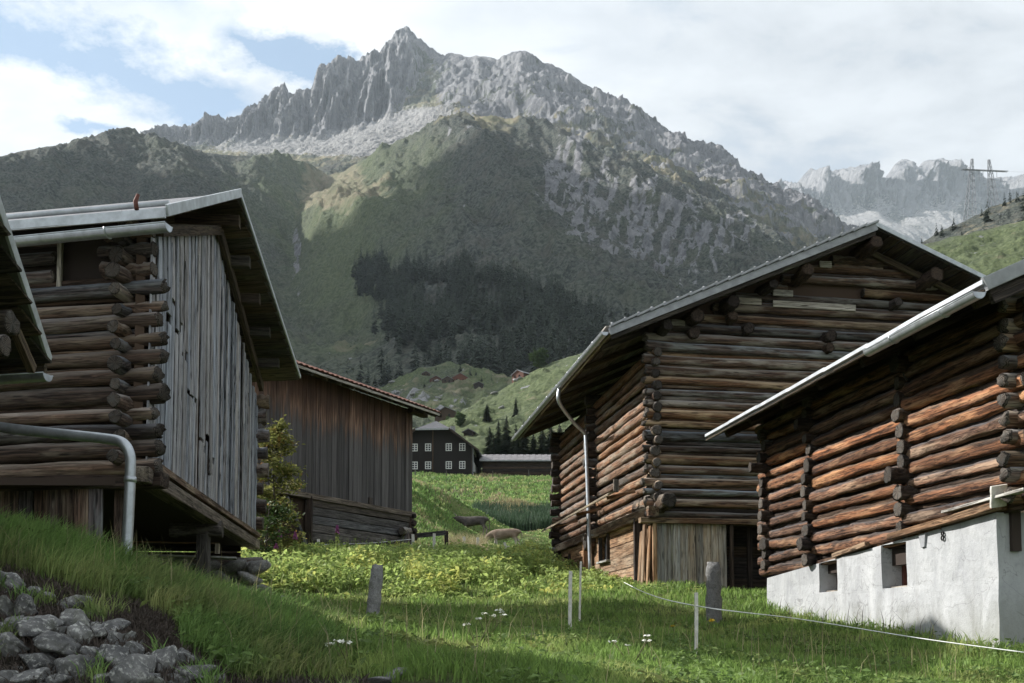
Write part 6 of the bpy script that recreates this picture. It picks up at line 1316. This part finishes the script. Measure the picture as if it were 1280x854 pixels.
# ================================================================== air and the cloud that shades the mountainside
hz = bpy.data.materials.new('haze'); hz.use_nodes = True; t = NT(hz.node_tree); t.n.clear(); pv = t.node('ShaderNodeVolumePrincipled')
pv.inputs['Color'].default_value = (.78, .89, 1, 1); pv.inputs['Density'].default_value = 3.6e-5; pv.inputs['Anisotropy'].default_value = .25
t.l.new(pv.outputs[0], t.node('ShaderNodeOutputMaterial').inputs['Volume'])
hx, hy0, hy1, hz0, hz1 = 9500, -3500, 15500, -70, 3800
bv = [(x, y, z) for z in (hz0, hz1) for y in (hy0, hy1) for x in (-hx, hx)]
o = link('haze', mesh_py('haze', bv, [(0, 2, 3, 1), (4, 5, 7, 6), (0, 1, 5, 4), (2, 6, 7, 3), (0, 4, 6, 2), (1, 3, 7, 5)], hz)); tag(o, kind='stuff')
def cloud(name, outline, L, alt, cell, thick, seed):
    """flat-bottomed lumpy cloud whose shadow falls on the outlined ground"""
    pts = []
    for u, v in outline: p = layer_pt(L, u, v); q = (alt - p[2]) / SUN.z; pts.append((p[0] + SUN.x * q, p[1] + SUN.y * q))
    pts = np.array(pts); x0, y0 = pts.min(0) - 200; x1, y1 = pts.max(0) + 200; xs = np.arange(x0, x1, cell); ys = np.arange(y0, y1, cell); X, Y = np.meshgrid(xs, ys)
    Xw = X + 45 * fbm(X / 160, Y / 160, seed, 4); Yw = Y + 45 * fbm(X / 160 + 9, Y / 160, seed + 3, 4); ins = inpoly(Xw.ravel(), Yw.ravel(), [tuple(p) for p in pts]).reshape(X.shape)
    d = np.full(X.shape, 1e9)
    for a, b in zip(pts, np.roll(pts, -1, 0)):
        e = b - a; tt = np.clip(((Xw - a[0]) * e[0] + (Yw - a[1]) * e[1]) / (e @ e + 1e-9), 0, 1); d = np.minimum(d, np.hypot(Xw - a[0] - tt * e[0], Yw - a[1] - tt * e[1]))
    d = np.where(ins, d, 0); hgt = thick * np.sqrt(np.clip(d / 500, 0, 1)) * (.75 + .45 * fbm(X / 300, Y / 300, seed + 7, 5)); low = .25 * hgt
    idx = -np.ones(X.shape, int); idx[ins] = np.arange(ins.sum()); n = int(ins.sum()); V = np.concatenate([np.stack([X[ins], Y[ins], alt + hgt[ins]], -1), np.stack([X[ins], Y[ins], alt - low[ins]], -1)])
    c = ins[:-1, :-1] & ins[1:, :-1] & ins[:-1, 1:] & ins[1:, 1:]; i = idx
    q = np.stack([i[:-1, :-1][c], i[:-1, 1:][c], i[1:, 1:][c], i[1:, :-1][c]], -1); Q = [q, q[:, ::-1] + n]
    cnt = {}
    for f in q:
        for k in range(4): e = (f[k], f[(k + 1) % 4]); cnt[e] = 1
    sd = [(a + n, b + n, b, a) for (a, b) in cnt if (b, a) not in cnt]
    Q = np.concatenate(Q + [np.array(sd)]); return tag(link(name, mesh_np(name, V, Q, M['cloud'], True)), 'broad cumulus cloud drifting high over the valley', 'cloud', kind='stuff')
M['cloud'] = plain('cloud_white', (.9, .9, .9), 1., 0, .002, .03)
cloud('cloud', [(-155,236),(-60,215),(0,200),(115,186),(230,193),(330,200),(380,212),(395,228),(376,250),(368,300),(376,318),(410,292),(462,272),(500,228),(535,202),(575,188),(640,185),(700,202),(800,246),(900,284),(1000,332),(1085,372),(1085,440),(950,470),(800,472),(660,520),(620,560),(500,588),(400,592),(200,560),(-155,555)], LH, 4300, 38, 330, 161)
